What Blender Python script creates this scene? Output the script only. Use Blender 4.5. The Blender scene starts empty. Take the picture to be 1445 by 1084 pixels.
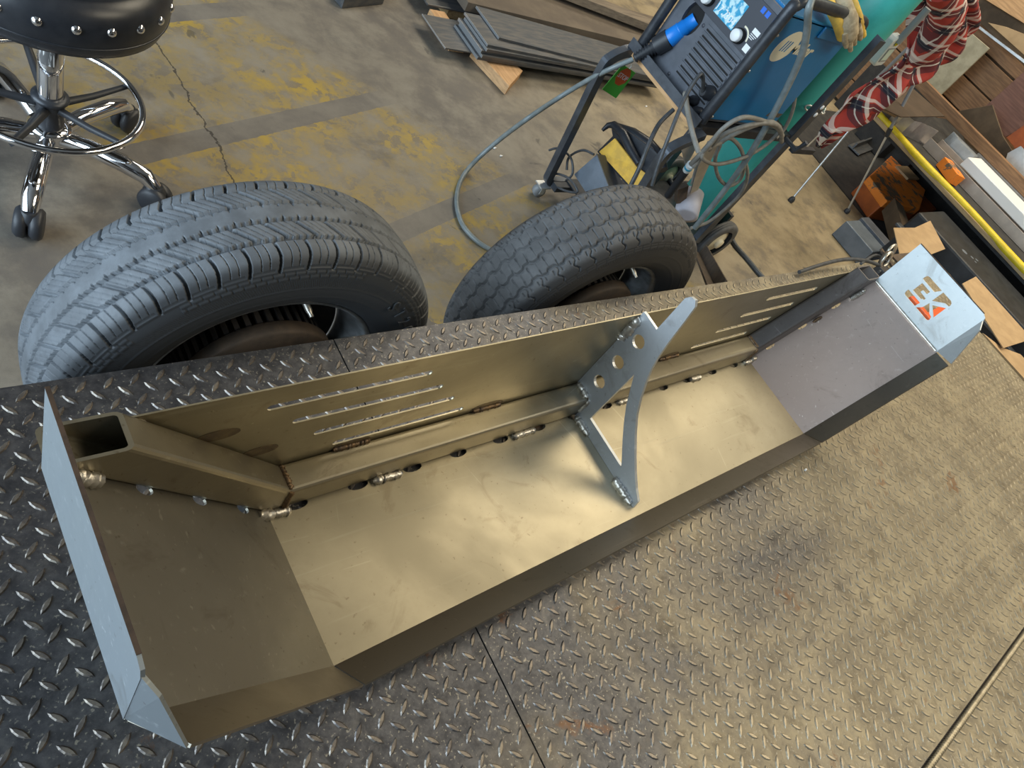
import bpy, bmesh, math, random
import numpy as np
from mathutils import Matrix, Vector

# ------------------------------------------------------------------ camera, world, light, exposure
sc = bpy.context.scene
COL = sc.collection
cam_d = bpy.data.cameras.new('camera'); cam = bpy.data.objects.new('camera', cam_d); COL.objects.link(cam)
cam_d.sensor_width = 36.0; cam_d.lens = 24.962; cam_d.clip_start = 0.02; cam_d.clip_end = 200
cam.matrix_world = Matrix(((0.748559, 0.173348, -0.640008, 0.0),
                           (-0.47532, 0.813266, -0.335662, 0.0),
                           (0.462311, 0.555471, 0.691173, 1.43),
                           (0, 0, 0, 1)))
sc.camera = cam
sc.view_settings.view_transform = 'Standard'; sc.view_settings.look = 'None'
sc.view_settings.gamma = 1.0; sc.view_settings.use_curve_mapping = False
sc.view_settings.exposure = 0.0

world = bpy.data.worlds.new('world'); sc.world = world; world.use_nodes = True
bg = world.node_tree.nodes['Background']
bg.inputs[0].default_value = (0.72, 0.84, 1.0, 1); bg.inputs[1].default_value = 1.2      # overcast daylight outside the shop door

def area(name, loc, target, sx, sy, power, color):
    d = bpy.data.lights.new(name, 'AREA'); d.shape = 'RECTANGLE'; d.size = sx; d.size_y = sy
    d.energy = power; d.color = color
    o = bpy.data.objects.new(name, d); COL.objects.link(o); o.location = loc
    o.rotation_euler = (Vector(target) - Vector(loc)).to_track_quat('-Z', 'Y').to_euler()
    return o
area('door_daylight', (-3.9, 1.0, 1.9), (1.5, 0.8, 0.9), 5.6, 3.6, 400, (0.70, 0.87, 1.0))
area('ceiling_lamp_warm', (4.6, 1.6, 4.45), (4.6, 1.6, 0.0), 2.6, 2.2, 165, (1.0, 0.88, 0.66))
area('ceiling_lamp_bay', (4.2, -2.2, 4.45), (4.2, -2.2, 0.0), 2.6, 2.2, 160, (1.0, 0.88, 0.66))
area('ceiling_lamp_back', (5.2, 5.0, 4.45), (5.2, 5.0, 0.0), 2.4, 1.6, 120, (1.0, 0.90, 0.72))  # added fill that brightens the floor at the back, no known lamp

DZ = 0.51      # height of the trailer deck above the shop floor
rnd = random.Random(7)

# ------------------------------------------------------------------ materials
class NT:
    def __init__(s, name):
        s.m = bpy.data.materials.new(name); s.m.use_nodes = True
        s.t = s.m.node_tree; s.b = s.t.nodes['Principled BSDF']
        s.co = s.t.nodes.new('ShaderNodeTexCoord')
    def link(s, a, b): s.t.links.new(a, b)
    def put(s, sock, v):
        if isinstance(v, (int, float)): sock.default_value = v
        elif isinstance(v, (tuple, list)): sock.default_value = tuple(v) + ((1,) if len(v) == 3 and sock.type == 'RGBA' else ())
        else: s.link(v, sock)
    def obj(s): return s.co.outputs['Object']
    def mapping(s, v, scale=(1, 1, 1), rot=(0, 0, 0), loc=(0, 0, 0)):
        n = s.t.nodes.new('ShaderNodeMapping'); s.link(v, n.inputs[0])
        n.inputs['Scale'].default_value = scale; n.inputs['Rotation'].default_value = rot; n.inputs['Location'].default_value = loc
        return n.outputs[0]
    def noise(s, v, scale, detail=5, rough=.6, dist=0.):
        n = s.t.nodes.new('ShaderNodeTexNoise'); s.link(v, n.inputs['Vector'])
        n.inputs['Scale'].default_value = scale; n.inputs['Detail'].default_value = detail
        n.inputs['Roughness'].default_value = rough; n.inputs['Distortion'].default_value = dist
        return n.outputs[0]
    def ramp(s, f, lo, hi, a=0., b=1.):
        n = s.t.nodes.new('ShaderNodeMapRange'); n.interpolation_type = 'SMOOTHSTEP'; s.put(n.inputs[0], f)
        n.inputs[1].default_value = lo; n.inputs[2].default_value = hi; n.inputs[3].default_value = a; n.inputs[4].default_value = b
        return n.outputs[0]
    def math(s, op, a, b=0., c=0.):
        n = s.t.nodes.new('ShaderNodeMath'); n.operation = op
        s.put(n.inputs[0], a); s.put(n.inputs[1], b); s.put(n.inputs[2], c)
        return n.outputs[0]
    def mix(s, f, a, b, mode='MIX'):
        n = s.t.nodes.new('ShaderNodeMix'); n.data_type = 'RGBA'; n.blend_type = mode
        s.put(n.inputs[0], f); s.put(n.inputs[6], a); s.put(n.inputs[7], b)
        return n.outputs[2]
    def xyz(s, v):
        n = s.t.nodes.new('ShaderNodeSeparateXYZ'); s.link(v, n.inputs[0]); return n.outputs
    def bump(s, h, strength, dist=.002):
        n = s.t.nodes.new('ShaderNodeBump'); s.link(h, n.inputs['Height']); n.inputs['Strength'].default_value = strength
        n.inputs['Distance'].default_value = dist; s.link(n.outputs[0], s.b.inputs['Normal'])
    def done(s, color, rough=.5, metal=0.):
        s.put(s.b.inputs['Base Color'], color); s.put(s.b.inputs['Roughness'], rough); s.put(s.b.inputs['Metallic'], metal)
        return s.m

def mat(name, c1, c2=None, scale=18, lo=.35, hi=.65, rough=.5, rough2=None, metal=0., bump=0., bscale=None, stretch=(1, 1, 1), rot=(0, 0, 0), detail=6):
    n = NT(name)
    if c2 is None and not bump and rough2 is None: return n.done(c1, rough, metal)
    v = n.mapping(n.obj(), stretch, rot)
    f = n.ramp(n.noise(v, scale, detail), lo, hi)
    col = n.mix(f, c1, c2) if c2 is not None else c1
    r = n.math('ADD', n.math('MULTIPLY', f, (rough2 - rough)), rough) if rough2 is not None else rough
    if bump: n.bump(n.noise(v, bscale or scale * 4, 6, .7), bump)
    return n.done(col, r, metal)

MT = {}
# bare hot rolled steel of the bumper: mill scale, scratches, handling marks
def steel(name, base, dark, hi, rough, seed, streak_rot=0.4, scr=.6):
    n = NT(name); v = n.mapping(n.obj(), loc=(seed, seed * 1.7, seed * .3))
    big = n.ramp(n.noise(v, 3.2, 5, .55, .6), .35, .68)
    fine = n.ramp(n.noise(v, 60, 6, .7), .40, .75)
    st = n.mapping(v, (2, 60, 60), (0, 0, streak_rot))
    streak = n.ramp(n.noise(st, 1.6, 4, .6), .60, .74)
    spots = n.ramp(n.noise(v, 130, 2, .5), .68, .76)
    c = n.mix(big, base, dark)
    c = n.mix(n.math('MULTIPLY', fine, .25), c, dark)
    c = n.mix(n.math('MULTIPLY', streak, .35), c, hi)
    c = n.mix(n.math('MULTIPLY', spots, .45), c, (dark[0] * .5, dark[1] * .42, dark[2] * .38))
    for rz, sd, am in ((streak_rot + .9, 3.3, .5), (streak_rot - .35, 9.1, .4), (streak_rot + 1.45, 6.2, .5)):
        sv = n.mapping(n.mapping(v, rot=(0, 0, rz), loc=(sd, sd, 0)), (3.5, 170, 170))
        line = n.math('MULTIPLY', n.ramp(n.noise(sv, 1.0, 2, .4), .70, .76), n.ramp(n.noise(v, 5 + sd, 3, .5), .50, .60))
        c = n.mix(n.math('MULTIPLY', line, am * scr), c, (min(1, hi[0] * 1.3), min(1, hi[1] * 1.3), min(1, hi[2] * 1.3)))
    blot = n.ramp(n.noise(v, 11, 5, .65, 1.2), .58, .72)
    c = n.mix(n.math('MULTIPLY', blot, .40), c, (dark[0] * .62, dark[1] * .55, dark[2] * .50))
    r = n.math('ADD', n.math('MULTIPLY', big, .10), n.math('ADD', n.math('MULTIPLY', streak, .08), rough))
    n.bump(n.noise(v, 220, 4, .7), .05, .001)
    return n.done(c, r, .88)
MT['steel_center'] = steel('steel_center', (.42, .375, .275), (.33, .295, .215), (.52, .48, .37), .42, 1.0, .4, .45)
MT['steel_wing_left'] = steel('steel_wing_left', (.26, .245, .205), (.195, .18, .15), (.36, .35, .30), .42, 4.0, 1.2)  # same bumper steel, shade on the left wing put into the colour
MT['steel_wing_right'] = steel('steel_wing_right', (.64, .525, .47), (.52, .42, .375), (.82, .74, .70), .50, 8.0, .75, 1.1)  # same bumper steel, reflected light on the right wing put into the colour
MT['steel_vent'] = steel('steel_vent', (.40, .36, .26), (.31, .28, .20), (.52, .48, .36), .38, 12.0, .1)
MT['steel_tube'] = steel('steel_tube', (.38, .34, .25), (.28, .25, .19), (.55, .50, .38), .36, 16.0, .0)
MT['steel_tube_dark'] = steel('steel_tube_dark', (.22, .21, .21), (.15, .145, .15), (.32, .32, .34), .42, 17.0, .0)
MT['steel_lip'] = steel('steel_lip', (.26, .235, .195), (.20, .18, .15), (.34, .31, .26), .38, 20.0, .1, .3)  # same steel darkened, the lip's dark reflection is painted in
MT['steel_ground'] = steel('steel_ground', (.60, .63, .66), (.48, .51, .55), (.74, .77, .80), .42, 23.0, 1.0)
MT['steel_corner'] = steel('steel_corner', (.64, .68, .69), (.50, .55, .57), (.80, .83, .83), .50, 27.0, 1.3, .5)
MT['cut_edge'] = mat('cut_edge', (.10, .065, .045), (.06, .042, .032), 60, rough=.7, metal=.4)
MT['weld'] = mat('weld', (.78, .75, .68), (.52, .48, .42), 90, rough=.38, metal=.85, bump=.2, bscale=200)
MT['weld_dark'] = mat('weld_dark', (.26, .17, .09), (.12, .09, .07), 70, rough=.5, metal=.7)
MT['heat'] = mat('heat', (.13, .10, .07), (.22, .17, .10), 40, rough=.5, metal=.7)

# tread plate deck: dark oily steel, rust, tan dust plus painted warm light towards the tail end
def deck_mat():
    n = NT('tread_plate'); v = n.obj(); x, y, z = n.xyz(v)
    n1 = n.noise(v, 2.1, 6, .62, .4); n2 = n.noise(v, 9, 6, .68, .3); n3 = n.noise(v, 55, 5, .72)
    dust_glow = n.ramp(n.math('ADD', n.math('ADD', n.math('MULTIPLY', x, .36), n.math('MULTIPLY', y, -.28)), n.math('MULTIPLY', n.math('SUBTRACT', n1, .5), 1.5)), .10, .62)
    base = n.mix(n.ramp(n3, .35, .7), (.085, .087, .098), (.15, .15, .16))
    dust = n.mix(n.ramp(n2, .38, .66), (.275, .232, .158), (.42, .36, .245))
    c = n.mix(n.math('MULTIPLY', dust_glow, n.ramp(n3, .18, .60, .45, .92)), base, dust)
    st = n.noise(n.mapping(v, (.8, 5, 1), (0, 0, .9)), 1.2, 5, .65)
    c = n.mix(n.math('MULTIPLY', n.ramp(st, .60, .74), n.math('MULTIPLY', dust_glow, .55)), c, (.50, .43, .29))
    c = n.mix(n.math('MULTIPLY', n.ramp(n.noise(v, 24, 6, .72, .4), .50, .68), .55), c, n.mix(dust_glow, (.045, .045, .05), (.125, .098, .062)))
    c = n.mix(n.math('MULTIPLY', n.ramp(n.noise(n.mapping(v, loc=(5, 2, 0)), 17, 6, .72, .3), .56, .70), .5), c, n.mix(dust_glow, (.21, .205, .20), (.46, .385, .25)))
    rust = n.ramp(n.noise(v, 6.5, 6, .7, .8), .615, .70)
    c = n.mix(n.math('MULTIPLY', rust, .7), c, (.20, .10, .045))
    spk = n.ramp(n.noise(v, 230, 2, .5), .62, .72)
    c = n.mix(n.math('MULTIPLY', spk, .6), c, (.48, .45, .38))
    r = n.math('ADD', n.math('MULTIPLY', dust_glow, .14), n.math('ADD', n.math('MULTIPLY', n3, .14), .40))
    mt = n.math('SUBTRACT', .85, n.math('MULTIPLY', dust_glow, .35))
    n.bump(n3, .25, .002)
    return n.done(c, r, mt)
MT['deck'] = deck_mat()
def lug_mat():
    n = NT('tread_lug'); v = n.obj(); x, y, z = n.xyz(v)
    n3 = n.noise(v, 70, 5, .72); n1 = n.noise(v, 2.1, 6, .62, .4)
    dust_glow = n.ramp(n.math('ADD', n.math('ADD', n.math('MULTIPLY', x, .36), n.math('MULTIPLY', y, -.28)), n.math('MULTIPLY', n.math('SUBTRACT', n1, .5), 1.5)), .10, .62)
    c = n.mix(n.ramp(n3, .35, .65), (.17, .155, .15), (.30, .265, .225))
    c = n.mix(n.math('MULTIPLY', dust_glow, .65), c, (.52, .44, .30))
    n.bump(n3, .3, .0015)
    return n.done(c, n.math('ADD', n.math('MULTIPLY', n3, .2), .36), n.math('SUBTRACT', .9, n.math('MULTIPLY', dust_glow, .25)))
MT['lug'] = lug_mat()

# shop floor: worn concrete with faded yellow hatching
def floor_mat():
    n = NT('concrete'); v = n.obj(); x, y, z = n.xyz(v)
    w1 = n.noise(v, 1.3, 7, .66, .1); w2 = n.noise(v, 6, 8, .70, .15); w3 = n.noise(v, 32, 6, .7); w4 = n.noise(v, 120, 4, .7)
    c = n.mix(n.ramp(w1, .36, .64), (.150, .132, .112), (.215, .190, .155))
    c = n.mix(n.ramp(w2, .40, .68), c, (.265, .238, .195))
    warm = n.ramp(n.math('ADD', x, n.math('MULTIPLY', w1, 1.2)), 2.4, 4.2)  # warm lamp light painted into the floor colour towards the right
    c = n.mix(n.math('MULTIPLY', warm, .75), c, n.mix(n.ramp(w2, .35, .65), (.29, .225, .125), (.385, .305, .18)))
    c = n.mix(n.math('MULTIPLY', n.ramp(w2, .52, .30), .55), c, (.12, .11, .105))
    # hatching: band m = (x+y)/sqrt2, gaps across it
    m = n.math('MULTIPLY', n.math('ADD', x, y), .7071)
    jit = n.math('MULTIPLY', n.math('SUBTRACT', w3, .5), .03)
    m = n.math('ADD', m, jit)
    inb = n.math('MULTIPLY', n.math('GREATER_THAN', m, 1.505), n.ramp(m, 2.47, 2.38))
    q = n.math('ADD', n.math('ADD', n.math('MULTIPLY', x, -.342), n.math('MULTIPLY', y, .94)), n.math('MULTIPLY', jit, .4))
    ph = n.math('FRACT', n.math('ADD', n.math('DIVIDE', n.math('SUBTRACT', q, 1.318), .52), .5 + 10))
    gap = n.math('LESS_THAN', n.math('ABSOLUTE', n.math('SUBTRACT', ph, .5)), .073)
    wear = n.ramp(n.math('ADD', n.math('MULTIPLY', w2, .72), n.math('MULTIPLY', w3, .32)), .42, .62, 1., .12)
    wear = n.math('MULTIPLY', wear, n.ramp(n.noise(n.mapping(v, loc=(1.3, 4.4, 0)), 2.9, 4, .55), .36, .64, 1., .40))
    wear = n.math('MULTIPLY', wear, n.ramp(n.noise(n.mapping(v, loc=(7, 2, 0)), 13, 6, .75, .3), .56, .50, .25, 1.))
    pf = n.math('MULTIPLY', n.math('MULTIPLY', inb, n.math('SUBTRACT', 1., gap)), wear)
    c = n.mix(n.math('MULTIPLY', pf, .9), c, n.mix(w3, (.40, .27, .035), (.50, .35, .06)))
    c = n.mix(n.math('MULTIPLY', n.math('MULTIPLY', gap, inb), .35), c, (.13, .125, .125))
    c = n.mix(n.math('MULTIPLY', n.ramp(n.noise(n.mapping(v, loc=(2, 9, 0)), 2.2, 7, .7, .2), .52, .66), .55), c, (.095, .088, .085))
    blob = n.ramp(n.noise(n.mapping(v, loc=(3.1, 1.2, 0)), 9, 4, .6, .5), .66, .72)
    c = n.mix(n.math('MULTIPLY', blob, .6), c, (.05, .05, .05))
    spk = n.ramp(w4, .70, .78)
    c = n.mix(n.math('MULTIPLY', spk, .5), c, (.55, .52, .46))
    # crack
    ck = n.math('ABSOLUTE', n.math('SUBTRACT', n.math('ADD', x, n.math('ADD', n.math('MULTIPLY', n.math('SUBTRACT', n.noise(v, 5, 5, .7), .5), .10), n.math('MULTIPLY', y, .055))), .882))
    ckf = n.math('MULTIPLY', n.math('LESS_THAN', ck, .0028), n.math('LESS_THAN', y, 2.6))
    c = n.mix(n.math('MULTIPLY', ckf, .85), c, (.04, .035, .03))
    h = n.math('SUBTRACT', n.math('ADD', n.math('MULTIPLY', w3, .5), n.math('MULTIPLY', w4, .3)), ckf)
    n.bump(h, .35, .004)
    return n.done(c, n.math('ADD', n.math('MULTIPLY', w2, .25), .45), 0.)
MT['concrete'] = floor_mat()

# tyre rubber: black sidewalls, sky light painted on the tread tops, shade into the grooves
def rubber(name, xc, side, tread_a, tread_b, rough):
    n = NT(name); v = n.obj(); x, y, z = n.xyz(v)
    dx = n.math('SUBTRACT', x, xc); dz = n.math('SUBTRACT', z, .3446)
    rad = n.math('SQRT', n.math('ADD', n.math('MULTIPLY', dx, dx), n.math('MULTIPLY', dz, dz)))
    nz = n.noise(v, 22, 6, .65)
    f = n.ramp(n.math('ADD', rad, n.math('MULTIPLY', n.math('SUBTRACT', nz, .5), .006)), .322, .337)
    c = n.mix(f, side, n.mix(n.ramp(nz, .35, .7), tread_a, tread_b))
    n.bump(n.noise(v, 160, 5, .7), .12)
    return n.done(c, n.math('ADD', n.math('MULTIPLY', f, .10), rough), 0.)
MT['rubber_left'] = rubber('rubber_left', .480, (.048, .052, .058), (.105, .117, .132), (.16, .178, .20), .48)
MT['rubber_right'] = rubber('rubber_right', 1.334, (.042, .042, .044), (.080, .081, .084), (.125, .126, .13), .54)
MT['black_plastic'] = mat('black_plastic', (.030, .033, .040), rough=.45)
MT['black_metal'] = mat('black_metal', (.035, .04, .05), (.06, .065, .075), 30, rough=.38, metal=.3)
MT['cart_steel'] = mat('cart_steel', (.085, .095, .115), (.13, .145, .17), 14, rough=.42, metal=.6)
MT['chrome'] = mat('chrome', (.82, .82, .84), rough=.08, metal=1.)
MT['rim_steel'] = mat('rim_steel', (.60, .62, .64), (.40, .41, .42), 30, rough=.35, metal=.9)
MT['dark_iron'] = mat('dark_iron', (.045, .045, .05), (.09, .08, .075), 25, rough=.6, metal=.6)
MT['rusty_iron'] = mat('rusty_iron', (.10, .08, .065), (.15, .11, .08), 30, rough=.7, metal=.4, bump=.2)
MT['leather'] = mat('leather', (.022, .025, .032), (.03, .033, .04), 40, rough=.34, bump=.06, bscale=300)
MT['blue_paint'] = mat('blue_paint', (.010, .165, .40), (.015, .19, .46), 6, rough=.30, metal=.0)
MT['panel_grey'] = mat('panel_grey', (.085, .095, .115), (.11, .12, .145), 20, rough=.5)
MT['panel_dark'] = mat('panel_dark', (.055, .06, .075), rough=.45)
MT['hole_black'] = mat('hole_black', (.006, .006, .007), rough=.8)
MT['cream'] = mat('cream', (.82, .76, .58), rough=.5)
MT['white_paint'] = mat('white_paint', (.85, .87, .88), rough=.45)
MT['connector_blue'] = mat('connector_blue', (.01, .22, .75), rough=.35)
MT['hose_grey'] = mat('hose_grey', (.17, .20, .205), (.24, .275, .28), 30, rough=.36)
MT['cable_grey'] = mat('cable_grey', (.20, .19, .17), (.28, .265, .235), 40, rough=.6)
MT['cable_black'] = mat('cable_black', (.05, .055, .06), (.085, .09, .10), 40, rough=.45)
MT['teal_paint'] = mat('teal_paint', (.065, .47, .42), (.045, .36, .31), 9, .45, .75, rough=.35, bump=.03)
MT['tag_green'] = mat('tag_green', (.10, .62, .07), rough=.5)
MT['tag_red'] = mat('tag_red', (.80, .13, .03), rough=.5)
MT['glove_yellow'] = mat('glove_yellow', (.78, .52, .08), (.55, .36, .08), 25, rough=.8, bump=.2)
MT['glove_tan'] = mat('glove_tan', (.50, .41, .27), (.30, .24, .15), 40, rough=.85, bump=.3)
MT['yellow_cloth'] = mat('yellow_cloth', (.86, .52, .08), (.66, .40, .08), 22, rough=.8, bump=.15)
MT['aluminium'] = mat('aluminium', (.68, .69, .72), (.55, .56, .60), 20, rough=.34, metal=.9)
MT['pale_roll'] = mat('pale_roll', (.62, .60, .66), (.52, .50, .56), 12, rough=.5)
MT['wood_fresh'] = mat('wood_fresh', (.66, .40, .20), (.50, .29, .14), 9, rough=.7, stretch=(12, 1, 12), bump=.1)
MT['wood_brown'] = mat('wood_brown', (.28, .155, .075), (.17, .09, .045), 7, rough=.7, stretch=(12, 1, 12), bump=.1)
MT['wood_red'] = mat('wood_red', (.22, .105, .075), (.15, .07, .05), 6, rough=.6, stretch=(14, 1, 14))
MT['wood_tan'] = mat('wood_tan', (.46, .33, .17), (.34, .23, .115), 7, rough=.7, stretch=(10, 1, 10))
MT['plywood'] = mat('plywood', (.42, .38, .27), (.32, .29, .20), 18, rough=.75, bump=.08)
MT['cardboard'] = mat('cardboard', (.42, .285, .155), (.50, .345, .19), 12, rough=.85, bump=.04)
MT['cardboard_dark'] = mat('cardboard_dark', (.085, .058, .036), (.12, .083, .05), 12, rough=.85)
MT['plate_steel'] = mat('plate_steel', (.10, .11, .125), (.17, .165, .16), 12, .35, .7, rough=.5, metal=.6, stretch=(1, 6, 6))
MT['plate_edge'] = mat('plate_edge', (.62, .65, .68), rough=.35, metal=.8)
MT['plate_rusty'] = mat('plate_rusty', (.125, .10, .078), (.18, .145, .108), 5, rough=.7, metal=.2)
MT['black_paint'] = mat('black_paint', (.016, .018, .022), (.028, .031, .037), 16, rough=.5)
MT['grey_paint'] = mat('grey_paint', (.145, .175, .215), (.20, .235, .285), 10, rough=.45, metal=.2)
MT['galv'] = mat('galv', (.58, .60, .61), (.72, .74, .75), 18, rough=.35, metal=.7)
MT['galv_warm'] = mat('galv_warm', (.50, .43, .37), (.42, .36, .31), 14, rough=.5, metal=.6)
MT['strap_yellow'] = mat('strap_yellow', (.75, .58, .02), (.62, .46, .02), 20, rough=.5)
MT['dark_mat'] = mat('dark_mat', (.022, .022, .024), (.04, .038, .036), 14, rough=.8)  # near black for rack parts, stands in for the shade underneath
MT['red_label'] = mat('red_label', (.62, .16, .15), rough=.5)
MT['tool_grey'] = mat('tool_grey', (.26, .27, .28), rough=.45)
MT['tool_white'] = mat('tool_white', (.62, .66, .66), rough=.4)
MT['lcd'] = mat('lcd', (.52, .64, .55), rough=.3)
MT['tape_white'] = mat('tape_white', (.80, .86, .88), rough=.6)
MT['tape_blue'] = mat('tape_blue', (.02, .38, .62), rough=.5)
MT['stencil'] = mat('stencil', (.13, .075, .03), rough=.6)
def orange_mat():
    n = NT('orange_worn'); v = n.obj()
    w = n.ramp(n.noise(v, 11, 6, .68, .5), .50, .56)
    c = n.mix(w, (.88, .25, .03), (.17, .13, .09))
    n.bump(n.noise(v, 60, 5, .7), .2)
    return n.done(c, .6, 0.)
MT['orange_worn'] = orange_mat()
MT['orange_dark'] = mat('orange_dark', (.42, .10, .018), (.30, .07, .018), 10, rough=.5)
def plaid_mat():
    n = NT('plaid'); uv = n.co.outputs['UV']; x, y, z = n.xyz(uv)
    def band(c, per, a, b, off=0.):
        f = n.math('FRACT', n.math('ADD', n.math('DIVIDE', c, per), off))
        return n.math('MULTIPLY', n.math('GREATER_THAN', f, a), n.math('LESS_THAN', f, b))
    P = .108
    c = (.40, .045, .035)
    for co in (x, y):
        c = n.mix(n.math('MULTIPLY', band(co, P, .28, .62), .68), c, (.03, .022, .035))
    for co in (x, y):
        c = n.mix(n.math('MULTIPLY', band(co, P, .67, .80), .55), c, (.85, .82, .76))
        c = n.mix(n.math('MULTIPLY', band(co, P, .44, .475), .7), c, (.85, .82, .76))
    c = n.mix(n.math('MULTIPLY', n.math('MULTIPLY', band(x, P, .34, .60), band(y, P, .34, .60)), .9), c, (.012, .018, .035))
    return n.done(c, .9, 0.)
MT['plaid'] = plaid_mat()
def screen_mat():
    n = NT('lit_screen'); v = n.obj()
    f = n.ramp(n.noise(v, 60, 2, .5), .42, .58)
    c = n.mix(f, (.05, .33, .55), (.50, .72, .78)); n.put(n.b.inputs['Emission Color'], c); n.b.inputs['Emission Strength'].default_value = .12
    return n.done(c, .2, 0.)
MT['screen'] = screen_mat()
MT['badge_blue'] = mat('badge_blue', (.03, .16, .70), rough=.4)
MT['seat_label'] = mat('seat_label', (.75, .75, .73), (.12, .12, .12), 60, .46, .5, rough=.5, stretch=(3, 3, .25))

MT['wall_paint'] = mat('wall_paint', (.11, .105, .10), (.08, .078, .075), 3, rough=.8)
MT['ceiling_steel'] = mat('ceiling_steel', (.24, .24, .24), (.19, .19, .19), 3, rough=.8)
MT['seam_steel'] = mat('seam_steel', (.52, .46, .34), (.36, .31, .22), 60, rough=.4, metal=.6)
MT['steel_corner_left'] = steel('steel_corner_left', (.47, .52, .54), (.36, .40, .43), (.66, .69, .70), .48, 31.0, 1.3, .6)
MT['wood_grey'] = mat('wood_grey', (.23, .185, .135), (.15, .12, .09), 7, rough=.75, stretch=(1, 12, 12))
MT['brown_dark'] = mat('brown_dark', (.055, .037, .023), (.075, .05, .032), 8, rough=.85)

# ------------------------------------------------------------------ helpers (all vertices are given in shop coordinates)
def link_mesh(name, me, material, parent=None):
    o = bpy.data.objects.new(name, me); COL.objects.link(o)
    if material is not None: me.materials.append(MT[material] if isinstance(material, str) else material)
    if parent is not None:
        o.parent = parent
        if parent.type == 'EMPTY' and parent.parent is None: o.location = -Vector(parent.location)
    return o
def tag(o, label=None, cat=None, group=None, kind=None):
    if label: o['label'] = label
    if cat: o['category'] = cat
    if group: o['group'] = group
    if kind: o['kind'] = kind
    return o
def thing(name, label, cat, loc=(0, 0, 0), group=None, kind=None):
    e = bpy.data.objects.new(name, None); COL.objects.link(e); e.location = loc; e.empty_display_size = .05
    return tag(e, label, cat, group, kind)
def frame_of(d, up=(0, 0, 1)):
    d = Vector(d).normalized(); u = Vector(up)
    if abs(d.dot(u)) > .98: u = Vector((1, 0, 0))
    a = d.cross(u).normalized(); b = a.cross(d)
    return d, a, b
class MB:
    def __init__(s): s.v = []; s.f = []; s.sm = []
    def add(s, vs, fs, smooth=False):
        k = len(s.v); s.v += [tuple(x) for x in vs]
        for q in fs: s.f.append(tuple(i + k for i in q)); s.sm.append(smooth)
        return s
    def prism(s, poly, ext):
        n = len(poly); e = Vector(ext); p = [Vector(q) for q in poly]
        nr = Vector((0, 0, 0))
        for i in range(n): nr += p[i].cross(p[(i + 1) % n])
        if nr.dot(e) > 0: p.reverse()
        vs = p + [q + e for q in p]
        return s.add(vs, [tuple(range(n)), tuple(range(2 * n - 1, n - 1, -1))] + [(i, i + n, (i + 1) % n + n, (i + 1) % n)[::-1][::-1] for i in range(n)])
    def box(s, x0, x1, y0, y1, z0, z1):
        return s.prism([(x0, y0, z0), (x1, y0, z0), (x1, y1, z0), (x0, y1, z0)], (0, 0, z1 - z0))
    def obox(s, c, ax, ay, az):           # centre and three half axes
        c, ax, ay, az = map(Vector, (c, ax, ay, az))
        return s.prism([c - ax - ay - az, c + ax - ay - az, c + ax + ay - az, c - ax + ay - az], az * 2)
    def bar(s, p0, p1, w, h, up=(0, 0, 1)):
        p0, p1 = Vector(p0), Vector(p1); d, a, b = frame_of(p1 - p0, up)
        return s.prism([p0 - a * w / 2 - b * h / 2, p0 + a * w / 2 - b * h / 2, p0 + a * w / 2 + b * h / 2, p0 - a * w / 2 + b * h / 2], p1 - p0)
    def tube(s, pts, r, n=8, closed=False, sub=0):
        P = [Vector(p) for p in pts]
        if sub: P = smooth_path(P, sub, closed)
        m = len(P); rr = r if isinstance(r, (list, tuple)) else [r] * m
        rings = []; prev = None
        for i in range(m):
            if closed: d = P[(i + 1) % m] - P[i - 1]
            else: d = P[min(i + 1, m - 1)] - P[max(i - 1, 0)]
            d.normalize()
            if prev is None: _, a, b = frame_of(d)
            else:
                a = prev - d * prev.dot(d); a.normalize(); b = a.cross(d)
            prev = a
            rings.append([P[i] + (a * math.cos(t) + b * math.sin(t)) * rr[i] for t in [2 * math.pi * k / n for k in range(n)]])
        vs = [v for q in rings for v in q]; fs = []
        for i in range(m if closed else m - 1):
            j = (i + 1) % m
            for k in range(n): fs.append((i * n + k, i * n + (k + 1) % n, j * n + (k + 1) % n, j * n + k))
        s.add(vs, fs, True)
        if not closed:
            s.add(rings[0], [tuple(range(n))][::-1]); s.add(rings[-1], [tuple(range(n))])
        return s
    def lathe(s, prof, base, axis, n=32, cap=True):   # prof: (radius, height along axis)
        base = Vector(base); d, a, b = frame_of(axis)
        vs = []; fs = []
        for r, h in prof:
            for k in range(n):
                t = 2 * math.pi * k / n; vs.append(base + d * h + (a * math.cos(t) + b * math.sin(t)) * r)
        for i in range(len(prof) - 1):
            for k in range(n): fs.append((i * n + k, i * n + (k + 1) % n, (i + 1) * n + (k + 1) % n, (i + 1) * n + k))
        s.add(vs, fs, True)
        if cap:
            m = len(prof) - 1
            s.add(vs[:n], [tuple(range(n))]); s.add(vs[m * n:], [tuple(range(n))])
        return s
    def mesh(s, name):
        me = bpy.data.meshes.new(name); me.from_pydata(s.v, [], s.f)
        me.polygons.foreach_set('use_smooth', s.sm); me.update()
        bm = bmesh.new(); bm.from_mesh(me); bmesh.ops.recalc_face_normals(bm, faces=bm.faces); bm.to_mesh(me); bm.free()
        return me
    def build(s, name, material, parent=None, bevel=0.):
        o = link_mesh(name, s.mesh(name), material, parent)
        if bevel:
            m = o.modifiers.new('bevel', 'BEVEL'); m.width = bevel; m.segments = 2; m.limit_method = 'ANGLE'; m.angle_limit = math.radians(40)
        return o
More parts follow.
